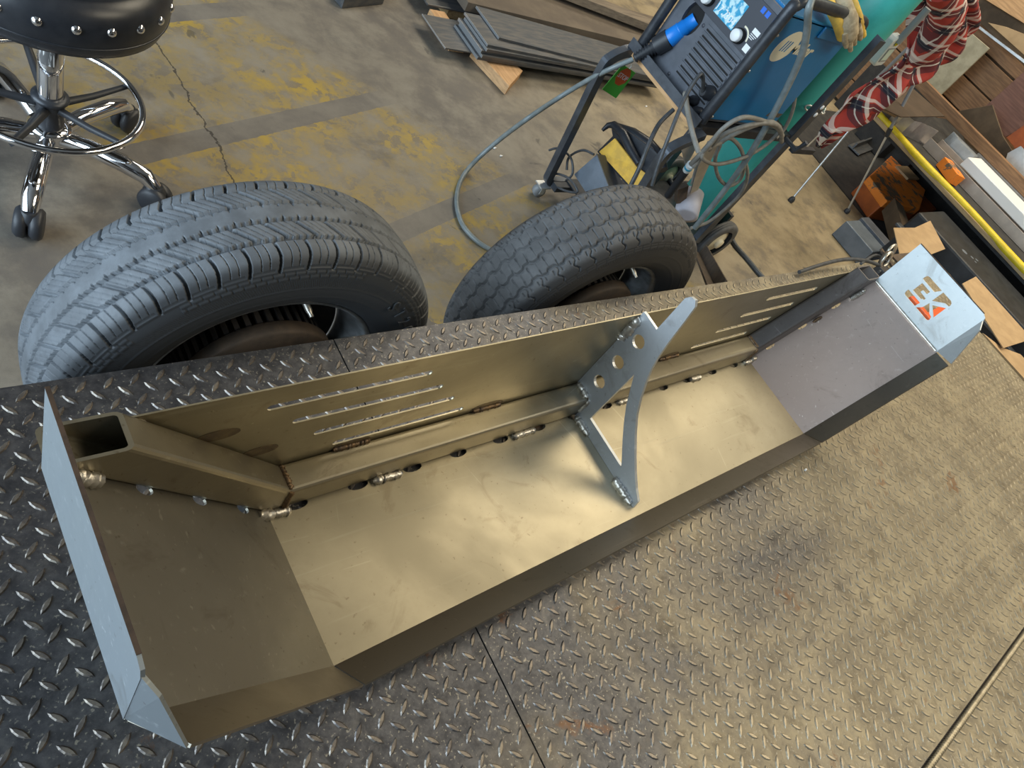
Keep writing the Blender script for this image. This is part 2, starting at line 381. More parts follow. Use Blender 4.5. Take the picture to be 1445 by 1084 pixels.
def smooth_path(P, sub, closed=False):
    out = []; m = len(P)
    for i in range(m if closed else m - 1):
        if closed: a, b, c, d = P[i - 1], P[i], P[(i + 1) % m], P[(i + 2) % m]
        else: a, b, c, d = P[max(i - 1, 0)], P[i], P[i + 1], P[min(i + 2, m - 1)]
        for k in range(sub):
            t = k / sub
            out.append(.5 * ((2 * b) + (c - a) * t + (2 * a - 5 * b + 4 * c - d) * t * t + (3 * b - a - 3 * c + d) * t ** 3))
    if not closed: out.append(P[-1].copy())
    return out
def fill2d(outer, holes, thick):          # flat cut plate, outline in its own xy plane, centred on z = 0
    cu = bpy.data.curves.new('outline', 'CURVE'); cu.dimensions = '2D'; cu.fill_mode = 'BOTH'; cu.extrude = thick / 2
    for ring in [outer] + list(holes):
        sp = cu.splines.new('POLY'); sp.points.add(len(ring) - 1); sp.use_cyclic_u = True
        for p, q in zip(sp.points, ring): p.co = (q[0], q[1], 0, 1)
    o = bpy.data.objects.new('outline', cu); COL.objects.link(o)
    me = bpy.data.meshes.new_from_object(o.evaluated_get(bpy.context.evaluated_depsgraph_get()))
    bpy.data.objects.remove(o); bpy.data.curves.remove(cu)
    bm = bmesh.new(); bm.from_mesh(me); bmesh.ops.remove_doubles(bm, verts=bm.verts, dist=1e-5)
    bmesh.ops.recalc_face_normals(bm, faces=bm.faces); bm.to_mesh(me); bm.free()
    me.materials.clear()
    for p in me.polygons: p.use_smooth = False
    return me
def place(me, M):
    me.transform(M); me.update(); return me
def text_mesh(s, size, depth, shear=0., offset=0.):
    cu = bpy.data.curves.new('lettering', 'FONT'); cu.body = s; cu.size = size; cu.extrude = depth; cu.shear = shear; cu.offset = offset
    cu.align_x = 'CENTER'; cu.align_y = 'CENTER'; cu.resolution_u = 3
    o = bpy.data.objects.new('lettering', cu); COL.objects.link(o)
    me = bpy.data.meshes.new_from_object(o.evaluated_get(bpy.context.evaluated_depsgraph_get()))
    bpy.data.objects.remove(o); bpy.data.curves.remove(cu); me.materials.clear()
    return me
def basis(o, ex, ey):
    ex = Vector(ex).normalized(); ey = Vector(ey); ez = ex.cross(ey).normalized(); ey = ez.cross(ex)
    M = Matrix.Identity(4)
    for i in range(3): M[i][0] = ex[i]; M[i][1] = ey[i]; M[i][2] = ez[i]; M[i][3] = o[i]
    return M
def slab(name, poly, ext, material, label, cat, group=None):
    return tag(MB().prism(poly, ext).build(name, material, None, .0015), label, cat, group)
def hose(name, pts, r, material, label=None, cat=None, parent=None, sub=8, n=8, group=None, closed=False):
    o = MB().tube(pts, r, n, closed, sub).build(name, material, parent)
    return tag(o, label, cat, group) if label else o

# ------------------------------------------------------------------ setting
def shell(name, mb, m, lb): tag(mb.build(name, m), lb, kind='structure')
shell('floor', MB().add([(-14, -5, 0), (9, -5, 0), (9, 7, 0), (-14, 7, 0)], [(0, 1, 2, 3)]), 'concrete', 'worn concrete shop floor with faded yellow hatching and a crack')
shell('ceiling', MB().box(-4.2, 9.2, -5.2, 7.2, 4.6, 4.7), 'ceiling_steel', 'grey shop ceiling')
shell('wall_back', MB().box(-4.2, 9.2, 7.0, 7.2, 0, 4.6), 'wall_paint', 'drab shop wall at the back')
shell('wall_front', MB().box(-4.2, 9.2, -5.2, -5.0, 0, 4.6), 'wall_paint', 'drab shop wall behind the viewer')
shell('wall_right', MB().box(9.0, 9.2, -5.0, 7.0, 0, 4.6), 'wall_paint', 'drab shop wall at the right')
wl_ = MB().box(-4.2, -4.0, -5.0, -2.0, 0, 4.6); wl_.box(-4.2, -4.0, 4.0, 7.0, 0, 4.6); wl_.box(-4.2, -4.0, -2.0, 4.0, 3.9, 4.6)
shell('wall_left', wl_, 'wall_paint', 'drab shop wall with the open roller door')

# ------------------------------------------------------------------ trailer deck of tread plate
deck = thing('trailer', 'flat steel trailer with tread plate deck that the bumper lies on', 'trailer', (1.2, -0.3, 0))
EY, EX0, EX1, CUT, SEAM = 0.603, -1.1, 3.049, 0.551, -0.479
def plate(x0, x1, y0, y1, z):
    o = MB().box(x0, x1, y0, y1, z - .006, z).build('deck_plate', 'deck', deck)
    # raised lozenges, alternating at plus and minus 45 degrees
    L, Wd, Hh = .0125, .0042, .0019
    prof = [(-1, 0), (-.62, .66), (0, 1), (.62, .66), (1, 0), (.62, -.66), (0, -1), (-.62, -.66)]
    V = []; Fq = []
    i0, i1 = math.floor((x0 - .587) / .033), math.ceil((x1 - .587) / .033)
    j0, j1 = math.floor((y0 - .017) / .0345), math.ceil((y1 - .017) / .0345)
    for i in range(i0, i1 + 1):
        for j in range(j0, j1 + 1):
            for t in (0, 1):
                cx = .587 + .033 * i + t * .0163; cy = .017 + .0345 * j - t * .0172
                if not (x0 + .006 < cx < x1 - .006 and y0 + .006 < cy < y1 - .006): continue
                an = math.radians(-50 if t == 0 else 47) + rnd.uniform(-.05, .05); ca, sa = math.cos(an), math.sin(an)
                k = len(V); hh = Hh * rnd.uniform(.75, 1.1)
                for (a, b) in prof: V.append((cx + a * L * ca - b * Wd * sa, cy + a * L * sa + b * Wd * ca, z - .0004))
                for (a, b) in prof: V.append((cx + .72 * a * L * ca - .5 * b * Wd * sa, cy + .72 * a * L * sa + .5 * b * Wd * ca, z + hh))
                for q in range(8): Fq.append((k + q, k + (q + 1) % 8, k + 8 + (q + 1) % 8, k + 8 + q))
                Fq.append(tuple(range(k + 8, k + 16)))
    me = bpy.data.meshes.new('tread_lugs'); me.from_pydata(V, [], Fq); me.update()
    lg = link_mesh('tread_lugs', me, 'lug', o); lg['kind'] = 'stuff'
plate(EX0, CUT - .0012, SEAM, EY, DZ)
plate(CUT + .0012, EX1, SEAM, EY, DZ)
plate(EX0, EX1, -1.9, SEAM - .014, DZ)
# rippled weld bead that joins the front plates
P = []; Rr = []
x = 0.4
while x < EX1 - .01:
    P.append((x, SEAM - .010, DZ)); Rr.append(.0068); P.append((x + .0040, SEAM - .010, DZ)); Rr.append(.0034); x += .0078
MB().tube(P, Rr, 7).build('weld_seam', 'seam_steel', deck)
MB().box(EX0, EX1, SEAM - .014, SEAM, DZ - .012, DZ - .005).build('seam_backing', 'dark_iron', deck)
side = MB(); side.box(EX0, EX1, EY - .055, EY - .004, DZ - .11, DZ - .0065); side.build('side_rail', 'dark_iron', deck)
MB().box(EX1 - .055, EX1 - .002, -1.9, EY - .057, DZ - .11, DZ - .0065).build('end_rail', 'dark_iron', deck)
for xx in (-.6, 0.1, .9, 1.7, 2.5):
    MB().box(xx, xx + .05, -1.9, EY - .057, DZ - .09, DZ - .0065).build('cross_member', 'dark_iron', deck)

# ------------------------------------------------------------------ trailer wheels
def tyre_mesh(name, xc, zc, yc, R, W, kind):
    prof = [(.155, .600), (.10, .625), (.05, .67), (.012, .74), (0, .80), (.008, .86), (.035, .905), (.075, .940), (.12, .965), (.18, .981), (.26, .990), (.38, .997), (.5, 1.0)]
    prof = prof + [(1 - a, b) for a, b in prof[-2::-1]]
    pts = smooth_path([Vector((a * W, b * R, 0)) for a, b in prof], 24)
    pr = np.array([(p.x, p.y) for p in pts])
    seg = np.r_[0, np.cumsum(np.hypot(*np.diff(pr, axis=0).T))]
    NP = 190
    s = np.interp(np.linspace(0, 1, NP), [0, .12, .88, 1], [0, seg[-1] * .17, seg[-1] * .83, seg[-1]])
    py = np.interp(s, seg, pr[:, 0]); prr = np.interp(s, seg, pr[:, 1])
    ty = np.gradient(py, s); tr = np.gradient(prr, s); nl = np.hypot(ty, tr); ny, nr = -tr / nl, ty / nl
    c = s - seg[-1] / 2
    NT_ = 2400 if kind == 'highway' else 1800
    th = np.linspace(0, 2 * np.pi, NT_, endpoint=False)
    T, C = np.meshgrid(th, c, indexing='ij'); A = np.abs(C); sg = np.sign(C)
    d = np.zeros_like(C)
    def fr(x): return x - np.floor(x)
    def slot(f, a, b): return ((f > a) & (f < b)).astype(float)
    if kind == 'highway':
        N = 46
        ph = T * N / (2 * np.pi)
        # circumferential grooves with a toothed edge
        tooth = .0016 * (fr(ph * 4) > .5)
        for g in (.0150, .0490): d = np.maximum(d, .0075 * ((A > g - tooth) & (A < g + .0042)))
        # middle rows: a wide diagonal slot and three hair sipes in each pitch
        mid = (A > .0192) & (A < .049)
        f = fr(ph - C * 21.0 + .15 * (sg > 0))
        d = np.maximum(d, .0065 * mid * slot(f, .0, .14))
        for q in (.38, 0.62, .84): d = np.maximum(d, .0016 * mid * slot(f, q, q + .024))
        # shoulder blocks: lateral slots, two wavy sipes
        sh = (A > .0532) & (A < .101)
        f = fr(ph + .5 + .10 * np.sin((A - .054) / .047 * 3.4) + .3 * (sg > 0))
        d = np.maximum(d, .0075 * sh * slot(f, .0, .105))
        for q in (.40, .68): d = np.maximum(d, .0028 * (sh & (A < .094)) * slot(f, q, q + .024))
        d = np.maximum(d, .0014 * ((A > .0955) & (A < .0972)) * slot(f, .2, .95))
        # centre rib notches
        ctr = (A > .0105) & (A <= .0150)
        d = np.maximum(d, .0045 * ctr * slot(fr(ph * 2 + .2), 0, .10))
        # sidewall: rim step, two rows of little squares, hatched band
        d = np.where(A > .102, np.maximum(d, .0015), d)
        sq = ((A > .104) & (A < .1105)) | ((A > .1125) & (A < .1185))
        f2 = fr(ph * 2.5 + .4 * (A > .1115))
        d = np.where(sq & (f2 > .08) & (f2 < .92) & (fr(ph / 9.) < .78), d - .0012, d)
        hb = (A > .1225) & (A < .138)
        d = np.where(hb, d + .0005 * (fr(ph * 11 + A * 90) > .5), d)
    else:
        N = 52
        ph = T * N / (2 * np.pi)
        zz = .0030 * np.sign(np.sin(ph * np.pi * 2)) * np.minimum(1, np.abs(np.sin(ph * 2 * np.pi)) * 2.2)
        for g, w in ((-.058, .0075), (-.020, .0072), (.020, .0072), (.058, .0075)):
            d = np.maximum(d, .0065 * (np.abs(C - g - zz) < w / 2))
        for g in (-.040, -.002, .036):
            for o2, sh_ in ((.0, .0), (.0, .5)):
                f = fr(ph + sh_ + g * 20)
                d = np.maximum(d, .005 * slot(f, 0, .085) * (np.abs(C - g - (.011 if sh_ else -.011)) < .0058))
                d = np.maximum(d, .0016 * slot(fr(f + .5), 0, .05) * (np.abs(C - g) < .012))
        f = fr(ph + .25)
        wob = .09 * np.sin((A - .06) * 260)
        d = np.maximum(d, .004 * ((A > .062) & (A < .098)) * slot(fr(ph + wob), 0, .10))
        d = np.maximum(d, .004 * ((A > .064) & (A < .074)) * slot(fr(ph * 2 + .5), 0, .14))
        d = np.where(A > .099, np.maximum(d, .0012), d)
        f2 = fr(ph * 1.5)
        sq = ((A > .101) & (A < .1065)) | ((A > .108) & (A < .113))
        d = np.where(sq & (f2 > .06) & (f2 < .94), d - .0009, d)
        hb = (A > .114) & (A < .119)
        d = np.where(hb & (fr(ph * .5) > .3), d - .0009 * (fr(ph * 6 + A * 60) > .5), d)
    for a in (.1395, .168): d = d - .0011 * ((A > a) & (A < a + .0018))
    rr = prr[None, :] - d * nr[None, :]; yy = py[None, :] - d * ny[None, :]
    X = xc + rr * np.cos(T); Z = zc + rr * np.sin(T); Y = yc + yy
    co = np.stack([X, Y, Z], -1).reshape(-1, 3).astype(np.float32)
    i = np.arange(NT_)[:, None] * NP; i2 = ((np.arange(NT_) + 1) % NT_)[:, None] * NP; j = np.arange(NP - 1)[None, :]
    q = np.stack([i + j, i + j + 1, i2 + j + 1, i2 + j], -1).reshape(-1, 4)
    me = bpy.data.meshes.new(name)
    me.vertices.add(len(co)); me.vertices.foreach_set('co', co.ravel())
    me.loops.add(q.size); me.loops.foreach_set('vertex_index', q.ravel().astype(np.int32))
    me.polygons.add(len(q)); me.polygons.foreach_set('loop_start', np.arange(0, q.size, 4, dtype=np.int32))
    me.update(calc_edges=True); me.validate()
    return me
def wheel(xc, label, kind, rub, letters):
    R, W, zc, yc = .344, .193, .3446, .628
    t = thing('trailer_wheel', label, None); t.parent = deck; t.location = -Vector(deck.location)
    ty = link_mesh('tyre', tyre_mesh('tyre', xc, zc, yc, R, W, kind), rub, t)
    # steel rim seen from its inner side
    b = (xc, yc, zc); ax = (0, 1, 0)
    MB().lathe([(.2115, .024), (.2085, .0235), (.2040, .027), (.1990, .036), (.1960, .055), (.182, .075), (.182, .115), (.192, .15), (.192, .168), (.206, .170)], b, ax, 96, cap=False).build('rim', 'rim_steel', t)
    MB().lathe([(.181, .118), (.150, .128), (.07, .120), (.0, .120)], b, ax, 64, cap=False).build('wheel_disc', 'dark_iron', t)
    dr = MB().lathe([(.06, .020), (.134, .020), (.138, .026), (.138, .046), (.118, .050), (.118, .115), (.05, .118)], b, ax, 72)
    drum = dr.build('brake_drum', 'rusty_iron', t)
    ribs = MB()
    for k in range(44):
        a = 2 * math.pi * k / 44; d = Vector((math.cos(a), 0, math.sin(a))); s = Vector((-math.sin(a), 0, math.cos(a)))
        c = Vector((xc, yc + .074, zc)) + d * .122
        ribs.obox(c, d * .010, s * .0042, Vector((0, .022, 0)))
    ribs.build('cooling_ribs', 'dark_iron', t)
    MB().lathe([(.035, 0), (.035, .06), (.028, .07), (0, .07)], (xc, yc - .02, zc), (0, 1, 0), 24).build('axle_hub', 'dark_iron', t)
    MB().lathe([(.006, 0), (.006, .018), (.004, .024), (.004, .03)], (xc + .045, yc + .05, zc + .180), (0.15, -.9, -.3), 10).build('valve_stem', 'weld', t)
    # raised sidewall lettering
    if letters:
        V = []; Fq = []
        for k, ch in enumerate(letters):
            a = math.radians(47.5 - 6.8 * k); rr = .275
            me = text_mesh(ch, .036, .0012)
            er = Vector((math.cos(a), 0, math.sin(a))); et = Vector((math.sin(a), 0, -math.cos(a)))
            M = basis(Vector((xc, yc - .0012, zc)) + er * rr, et, er)
            me.transform(M); k0 = len(V); V += [tuple(v.co) for v in me.vertices]; Fq += [tuple(i + k0 for i in p.vertices) for p in me.polygons]
            bpy.data.meshes.remove(me)
        me = bpy.data.meshes.new('sidewall_lettering'); me.from_pydata(V, [], Fq); me.update()
        link_mesh('sidewall_lettering', me, rub, t)
    return t
wheel(.480, 'large trailer tyre with blue grey blocky tread behind the deck, left of the two', 'highway', 'rubber_left', 'ST205')
wheel(1.334, 'worn black trailer tyre with wavy grooves beside the welding cart', 'ribbed', 'rubber_right', '')
fr_ = thing('fender_bracket', 'brown steel angle bracket on the deck edge right of the worn tyre', 'bracket', (1.866, 0.691, 0.400))
MB().bar((1.703, 0.606, 0.481), (2.268, 0.950, 0.206), .035, .006).build('web', 'rusty_iron', fr_)
MB().bar((1.748, 0.606, 0.481), (2.298, 0.950, 0.211), .006, .05).build('flange', 'rusty_iron', fr_)

# ------------------------------------------------------------------ the bumper
BX, BY, BYAW, BZ = .3404, .1173, .0196, DZ + .0075
cyw, syw = math.cos(BYAW), math.sin(BYAW)
def BW(u, v, w): return Vector((BX + cyw * u - syw * v, BY + syw * u + cyw * v, BZ + w))
EU = Vector((cyw, syw, 0)); EV = Vector((-syw, cyw, 0)); EW = Vector((0, 0, 1))
LC, VT, HT, WT, HV = 1.2403, .2195, .0510, .0430, .272
LA_, LB_ = .0396, .0303             # lip: outwards, upwards
PT = .0030                          # plate thickness
SIDE = {'L': dict(U=lambda t: -t, al=.811, lw=.376, be=1.5855, le=.1225), 'R': dict(U=lambda t: LC + t, al=.808, lw=.3625, be=1.5790, le=.1290)}
bumper = thing('truck_bumper', 'bare steel truck bumper lying face down on the tread plate deck', 'bumper', BW(.62, .1, -.0075))
def ell(cx, cy, a, b, n=14): return [(cx + a * math.cos(2 * math.pi * k / n), cy + b * math.sin(2 * math.pi * k / n)) for k in range(n)]
def on_plane(me, o, ex, ey): return place(me, basis(o, ex, ey))
DP = .2625                          # depth of the main panels (they run on under the tube)
# centre panel with the bend relief slots half under the tube
reliefs = [.042, .139, .236, .327, .420, .512, .606, .700, .794, .888, .978, 1.078, 1.172]
me = fill2d([(0, 0), (LC, 0), (LC, DP), (0, DP)], [ell(u, VT - .0005, .017, .0075) for u in reliefs], PT)
cp = link_mesh('center_panel', on_plane(me, BW(0, 0, -PT / 2), EU, EV), 'steel_center', bumper)
tt = LB_ * math.tan(.81 / 2)
def lip(p0, p1, q1, q0, name, par, matn='steel_lip'):
    n = (Vector(p1) - Vector(p0)).cross(Vector(q0) - Vector(p0)).normalized() * PT
    if n.z > 0: n = -n
    return MB().prism([p0, p1, q1, q0], n).build(name, matn, par)
lip(BW(.001, 0, 0), BW(LC - .001, 0, 0), BW(LC - tt - .0012, -LA_, LB_), BW(tt + .0012, -LA_, LB_), 'lip', cp)
def wing(s):
    S = SIDE[s]; U, al, lw, be, le = S['U'], S['al'], S['lw'], S['be'], S['le']
    sg = -1 if s == 'L' else 1
    ca, sa, cb, sb = math.cos(al), math.sin(al), math.cos(be), math.sin(be)
    ed = EU * sg * ca + EW * sa                      # up the wing
    nn = -EU * sg * sa + EW * ca                     # wing normal, inside
    o = BW(U(0), 0, 0) - nn * PT / 2
    hol = [ell(t, VT - .0005, .013, .007 if s == 'L' else .004) for t in (.062, .155, .250)]
    me = fill2d([(0, 0), (lw, 0), (lw, .2215), (lw - .05, DP), (0, DP)], hol, PT)
    me = on_plane(me, o, ed, EV)
    wp = link_mesh('wing_panel', me, 'steel_wing_left' if s == 'L' else 'steel_wing_right', bumper)
    wp['label'] = 'dark grey wing panel' if s == 'L' else 'pinkish scratched wing panel'
    # lip of the wing
    t1 = LB_ * math.tan(al / 2) + .0012; t2 = LB_ * math.tan((be - al) / 2) + .002
    base = BW(U(0), 0, 0)
    p0 = base + ed * .001; p1 = base + ed * (lw - .002)
    q0 = base + ed * t1 + nn * LB_ - EV * LA_; q1 = base + ed * (lw - t2) + nn * LB_ - EV * LA_
    lip(p0, p1, q1, q0, 'lip', wp)
    # corner panel
    ce = EU * sg * cb + EW * sb; cn = -EU * sg * sb + EW * cb
    P0 = base + ed * lw
    holes = []
    if s == 'R':
        w0 = lw * sa
        for reg in EK: holes.append([((w - w0) , -s_) for s_, w in reg])
    me = fill2d([(0, 0), (le - .012, 0), (le - .004, .003), (le, .012), (le, .2215), (0, .2215)], holes, PT)
    me = on_plane(me, P0 + cn * PT / 2 * (-1), ce, EV)
    cmat = 'steel_corner' if s == 'R' else 'steel_corner_left'
    cpn = link_mesh('corner_panel', me, cmat, bumper); cpn['label'] = 'pale corner panel' + (' with cut out letters' if s == 'R' else '')
    Q = P0 + ce * le
    R1 = P0 + (-ed) * 0 + cn * 0
    Rp = base + ed * (lw - t2 + .004) + nn * LB_ - EV * LA_ + ce * .003
    mid = P0 + ce * (le * .80) - EV * .012 + cn * .008
    n = (Q - P0).cross(Rp - P0).normalized() * PT
    if n.dot(cn) > 0: n = -n
    MB().prism([P0 + ce * .001 + EV * .002, Rp, mid, P0 + ce * (le - .011) + EV * .002], n).build('lip', cmat, cpn)
    # bright weld along the seam, dark cut edge along the top
    if s == 'R': MB().tube([P0 + cn * .002 + EV * .004, P0 + cn * .002 + EV * .218], .0038, 8).build('weld_bead', 'weld', bumper)
    e0 = P0 + ce * (le + .0004)
    MB().prism([e0 + cn * .0001 + EV * .012, e0 + EV * .2215 + cn * .0001, e0 + EV * .2215 - cn * (PT + .0002), e0 + EV * .012 - cn * (PT + .0002)], ce * .0012).build('cut_edge', 'cut_edge', cpn)
EK = [[(-.1551, .3446), (-.1552, .351), (-.1535, .3567), (-.1478, .3586), (-.1065, .3584), (-.1149, .344)],
      [(-.1478, .3381), (-.1206, .3377), (-.121, .3289), (-.1336, .3284), (-.1344, .3221), (-.1146, .3210), (-.1146, .3149), (-.1193, .315), (-.1196, .3117), (-.1479, .3115)],
      [(-.1552, .3057), (-.1555, .2986), (-.1535, .2932), (-.1485, .2912), (-.1160, .2912), (-.1144, .3054)],
      [(-.1020, .3584), (-.0763, .3584), (-.0713, .3559), (-.0689, .3514), (-.0690, .3464), (-.0801, .3452), (-.1020, .3276)],
      [(-.1010, .3209), (-.082, .3052), (-.0735, .3032), (-.0705, .2976), (-.0713, .2923), (-.0758, .2907), (-.1120, .2912), (-.1029, .3036)],
      [(-.0935, .3221), (-.0698, .3400), (-.0692, .3060)]]
wing('L'); wing('R')
# vent panel: trapezoid with two fans of four slots
def slot2(u0, u1, w, h=.0058, n=5):
    out = []
    for k in range(n + 1):
        a = -math.pi / 2 + math.pi * k / n; out.append((u1 - h + h * math.cos(a), w + h * math.sin(a)))
    for k in range(n + 1):
        a = math.pi / 2 + math.pi * k / n; out.append((u0 + h + h * math.cos(a), w + h * math.sin(a)))
    return out
slots = [(-.033, .198, .2125), (.010, .239, .1655), (.052, .283, .1185), (.094, .325, .0715), (1.088, 1.320, .2105), (1.046, 1.279, .161), (1.003, 1.238, .115), (.962, 1.190, .068)]
hv = .254; kk = 1 / math.tan(.81)
me = fill2d([(0.004, -.002), (LC - .004, -.002), (LC + hv * kk - .012, hv), (-hv * kk + .012, hv)], [slot2(*q) for q in slots], .0020)
vp = link_mesh('vent_panel', on_plane(me, BW(0, VT + WT + .001, 0), EU, EW), 'steel_vent', bumper)
# square tube in three lengths
def rrect(w, h, r, n=3):
    pts = []
    for cx, cy, a0 in ((w - r, h - r, 0), (r, h - r, 90), (r, r, 180), (w - r, r, 270)):
        for k in range(n + 1):
            a = math.radians(a0 + 90 * k / n); pts.append((cx + r * math.cos(a), cy + r * math.sin(a)))
    return pts
def tube_seg(name, starts, ends, material, par=None):
    n = len(starts) // 2; V = starts + ends; F = []; N2 = 2 * n
    for i in range(n):
        j = (i + 1) % n
        F += [(i, j, N2 + j, N2 + i), (n + j, n + i, N2 + n + i, N2 + n + j), (i, n + i, n + j, j), (N2 + i, N2 + j, N2 + n + j, N2 + n + i)]
    mb = MB(); mb.add(V, F); return mb.build(name, material, par or bumper, 0)
outer = rrect(WT, HT, .006); inner = [(.0036 + a, .0036 + b) for a, b in rrect(WT - .0072, HT - .0072, .003)]
sec = [(VT + a, b) for a, b in outer] + [(VT + a, b) for a, b in inner]
def jt(h): return h * math.tan(.81 / 2)
tube_seg('tube', [BW(jt(h), v, h) for v, h in sec], [BW(LC - jt(h), v, h) for v, h in sec], 'steel_tube')
for s in 'LR':
    S = SIDE[s]; U, al = S['U'], S['al']
    st = [BW(U(-jt(h)), v, h) for v, h in sec]
    en = []
    for v, h in sec:
        k = (HV - h) / math.tan(al); en.append(BW(U(-jt(h) + k), v, HV))
    tb = tube_seg('tube', st, en, 'steel_tube' if s == 'L' else 'steel_tube_dark')
# gusset bracket in the middle
GU = .6116
gout = [(.016, .000), (.2190, .000), (.2190, .0520), (.2620, .0520), (.2620, .262), (.2545, .2625), (.2240, .262), (.2270, .340), (.2215, .3495), (.2120, .3520), (.2050, .3440),
        (.1995, .308), (.1945, .270), (.1885, .235), (.1805, .205), (.1700, .180), (.1560, .152), (.1390, .125), (.1150, .098), (.0900, .074), (.0650, .051), (.0400, .031), (.0190, .0175)]
gh = [[(.1955, .172), (.1940, .0285), (.0860, .0290), (.1030, .0470), (.1250, .0700), (.1450, .0930), (.1640, .1180), (.1800, .1450)],
      ell(.2315, .218, .0130, .0130, 20), ell(.2320, .157, .0130, .0130, 20), ell(.2315, .0965, .0130, .0130, 20)]
me = fill2d(gout, gh, .0062)
gus = link_mesh('gusset_bracket', on_plane(me, BW(GU, 0, .0004), EV, EW), 'steel_ground', bumper)
gus['label'] = 'bright plate gusset with three holes and a curved arm'
# weld beads
def bead(p0, p1, r, material='weld', par=None, pitch=.0042):
    r *= 1.25; p0, p1 = Vector(p0), Vector(p1); L = (p1 - p0).length; n = max(3, int(L / pitch)); P = []; Rr = []
    for k in range(n + 1):
        t = k / n; jit = Vector((rnd.uniform(-1, 1), rnd.uniform(-1, 1), rnd.uniform(-1, 1))) * r * .12
        e = .55 if k in (0, n) else 1.
        P += [p0.lerp(p1, t) + jit, p0.lerp(p1, min(1, t + .5 / n)) + jit]; Rr += [r * e * rnd.uniform(.92, 1.1), r * e * .70]
    return MB().tube(P, Rr, 8).build('weld_bead', material, par or bumper)
gl = GU - .0045
bead(BW(gl - .002, .024, .003), BW(gl - .002, .078, .003), .0065, pitch=.005)
bead(BW(gl - .001, .172, .004), BW(gl - .001, .214, .004), .0062, pitch=.005)
bead(BW(gl, VT + .006, HT + .003), BW(gl, VT + WT - .004, HT + .003), .0055)
bead(BW(gl - .002, VT + WT - .004, .192), BW(gl - .002, VT + WT - .004, .248), .0085, pitch=.0048)
bead(BW(gl, VT - .001, HT + .002), BW(gl, VT - .001, .016), .004)
for u0, u1, r in ((.160, .212, .0058), (.444, .497, .0055), (.730, .772, .005), (.985, 1.020, .0062)): bead(BW(u0, VT - .004, .003), BW(u1, VT - .004, .003), r)
bead(BW(-.018, VT - .004, .016), BW(.004, VT - .005, .004), .0075); bead(BW(.004, VT - .005, .004), BW(.030, VT - .006, .003), .0065)
bead(BW(LC - .030, VT - .006, .003), BW(LC - .004, VT - .005, .004), .0065); bead(BW(LC - .004, VT - .005, .004), BW(LC + .014, VT - .004, .014), .006)
for u in (jt(HT), LC - jt(HT)):
    bead(BW(u, VT + .003, HT + .0005), BW(u, VT + WT - .003, HT + .0005), .0045, 'weld_dark', pitch=.003)
    bead(BW(u, VT + .0005, HT - .002), BW(u, VT - .0005, .006), .0035, 'weld_dark', pitch=.003)
for u0, u1 in ((.355, .415), (.10, .16), (.75, .80), (.86, .93)): bead(BW(u0, VT + WT - .001, HT + .0005), BW(u1, VT + WT - .001, HT + .0005), .0042, 'weld_dark', pitch=.003)
S = SIDE['L']
def WG(s, t, v, h):
    S = SIDE[s]; sg = -1 if s == 'L' else 1
    return BW(S['U'](0), v, 0) + (EU * sg * math.cos(S['al']) + EW * math.sin(S['al'])) * t + (-EU * sg * math.sin(S['al']) + EW * math.cos(S['al'])) * h
bead(WG('L', .318, VT - .005, .004), WG('L', .350, VT - .005, .004), .0065)
bead(WG('R', .285, VT - .005, .003), WG('R', .325, VT - .006, .003), .006)
bead(WG('R', .180, VT - .005, .002), WG('R', .205, VT - .005, .002), .004, 'weld_dark')
bead(BW(-.166, VT + WT - .002, .240), BW(-.172, VT + WT - .002, .248), .0036)
for u, w, a in ((.385, .056, .034), (.13, .056, .030), (-.018, .108, .024), (-.082, .176, .026), (.775, .056, .028), (.895, .056, .032)):
    me = fill2d(ell(u, w, a, .011, 20), [], .0006)
    link_mesh('heat_mark', on_plane(me, BW(0, VT + WT - .0004, 0), EU, EW), 'heat', vp)

# ------------------------------------------------------------------ rolling stool
SX, SY = .36, 1.57
st = thing('rolling_stool', 'black leather rolling stool with chrome base and studded seat', 'stool', (SX, SY, 0))
MB().lathe([(.0, .452), (.13, .450), (.188, .452), (.205, .458), (.2095, .470), (.2120, .478), (.2160, .500), (.2150, .530), (.2040, .556), (.170, .572), (.10, .566), (.0, .560)], (SX, SY, -.008), (0, 0, 1), 64, cap=False).build('seat', 'leather', st)
seat = st.children[0]
MB().tube([(SX + .2125 * math.cos(a), SY + .2125 * math.sin(a), .474) for a in np.linspace(0, 2 * math.pi, 72, endpoint=False)], .0026, 6, True).build('piping', 'leather', seat)
MB().tube([(SX + .186 * math.cos(a), SY + .186 * math.sin(a), .568) for a in np.linspace(0, 2 * math.pi, 72, endpoint=False)], .003, 6, True).build('piping', 'leather', seat)
for k in range(22):
    a = 2 * math.pi * (k + .35) / 22; d = Vector((math.cos(a), math.sin(a), .12)).normalized()
    MB().lathe([(.0098, 0), (.0088, .004), (.0055, .0072), (.0, .0084)], Vector((SX, SY, .488)) + d * .2145, d, 10, cap=False).build('stud', 'chrome', seat)
MB().lathe([(.012, .40), (.060, .44), (.075, .452)], (SX, SY, 0), (0, 0, 1), 24).build('seat_mount', 'black_metal', st)
MB().lathe([(.0255, .195), (.0255, .40), (.022, .405), (.012, .41), (.012, .45)], (SX, SY, 0), (0, 0, 1), 32).build('gas_column', 'chrome', st)
MB().add([(SX + .0258 * math.cos(a), SY + .0258 * math.sin(a), z) for z in (.29, .375) for a in np.linspace(3.6, 4.75, 9)], [(i, i + 1, i + 10, i + 9) for i in range(8)], True).build('column_label', 'seat_label', st)
col = MB().lathe([(.034, .186), (.038, .190), (.038, .197), (.028, .200)], (SX, SY, 0), (0, 0, 1), 28).build('collar', 'black_metal', st)
MB().lathe([(.029, .118), (.029, .190)], (SX, SY, 0), (0, 0, 1), 24).build('hub_sleeve', 'black_plastic', st)
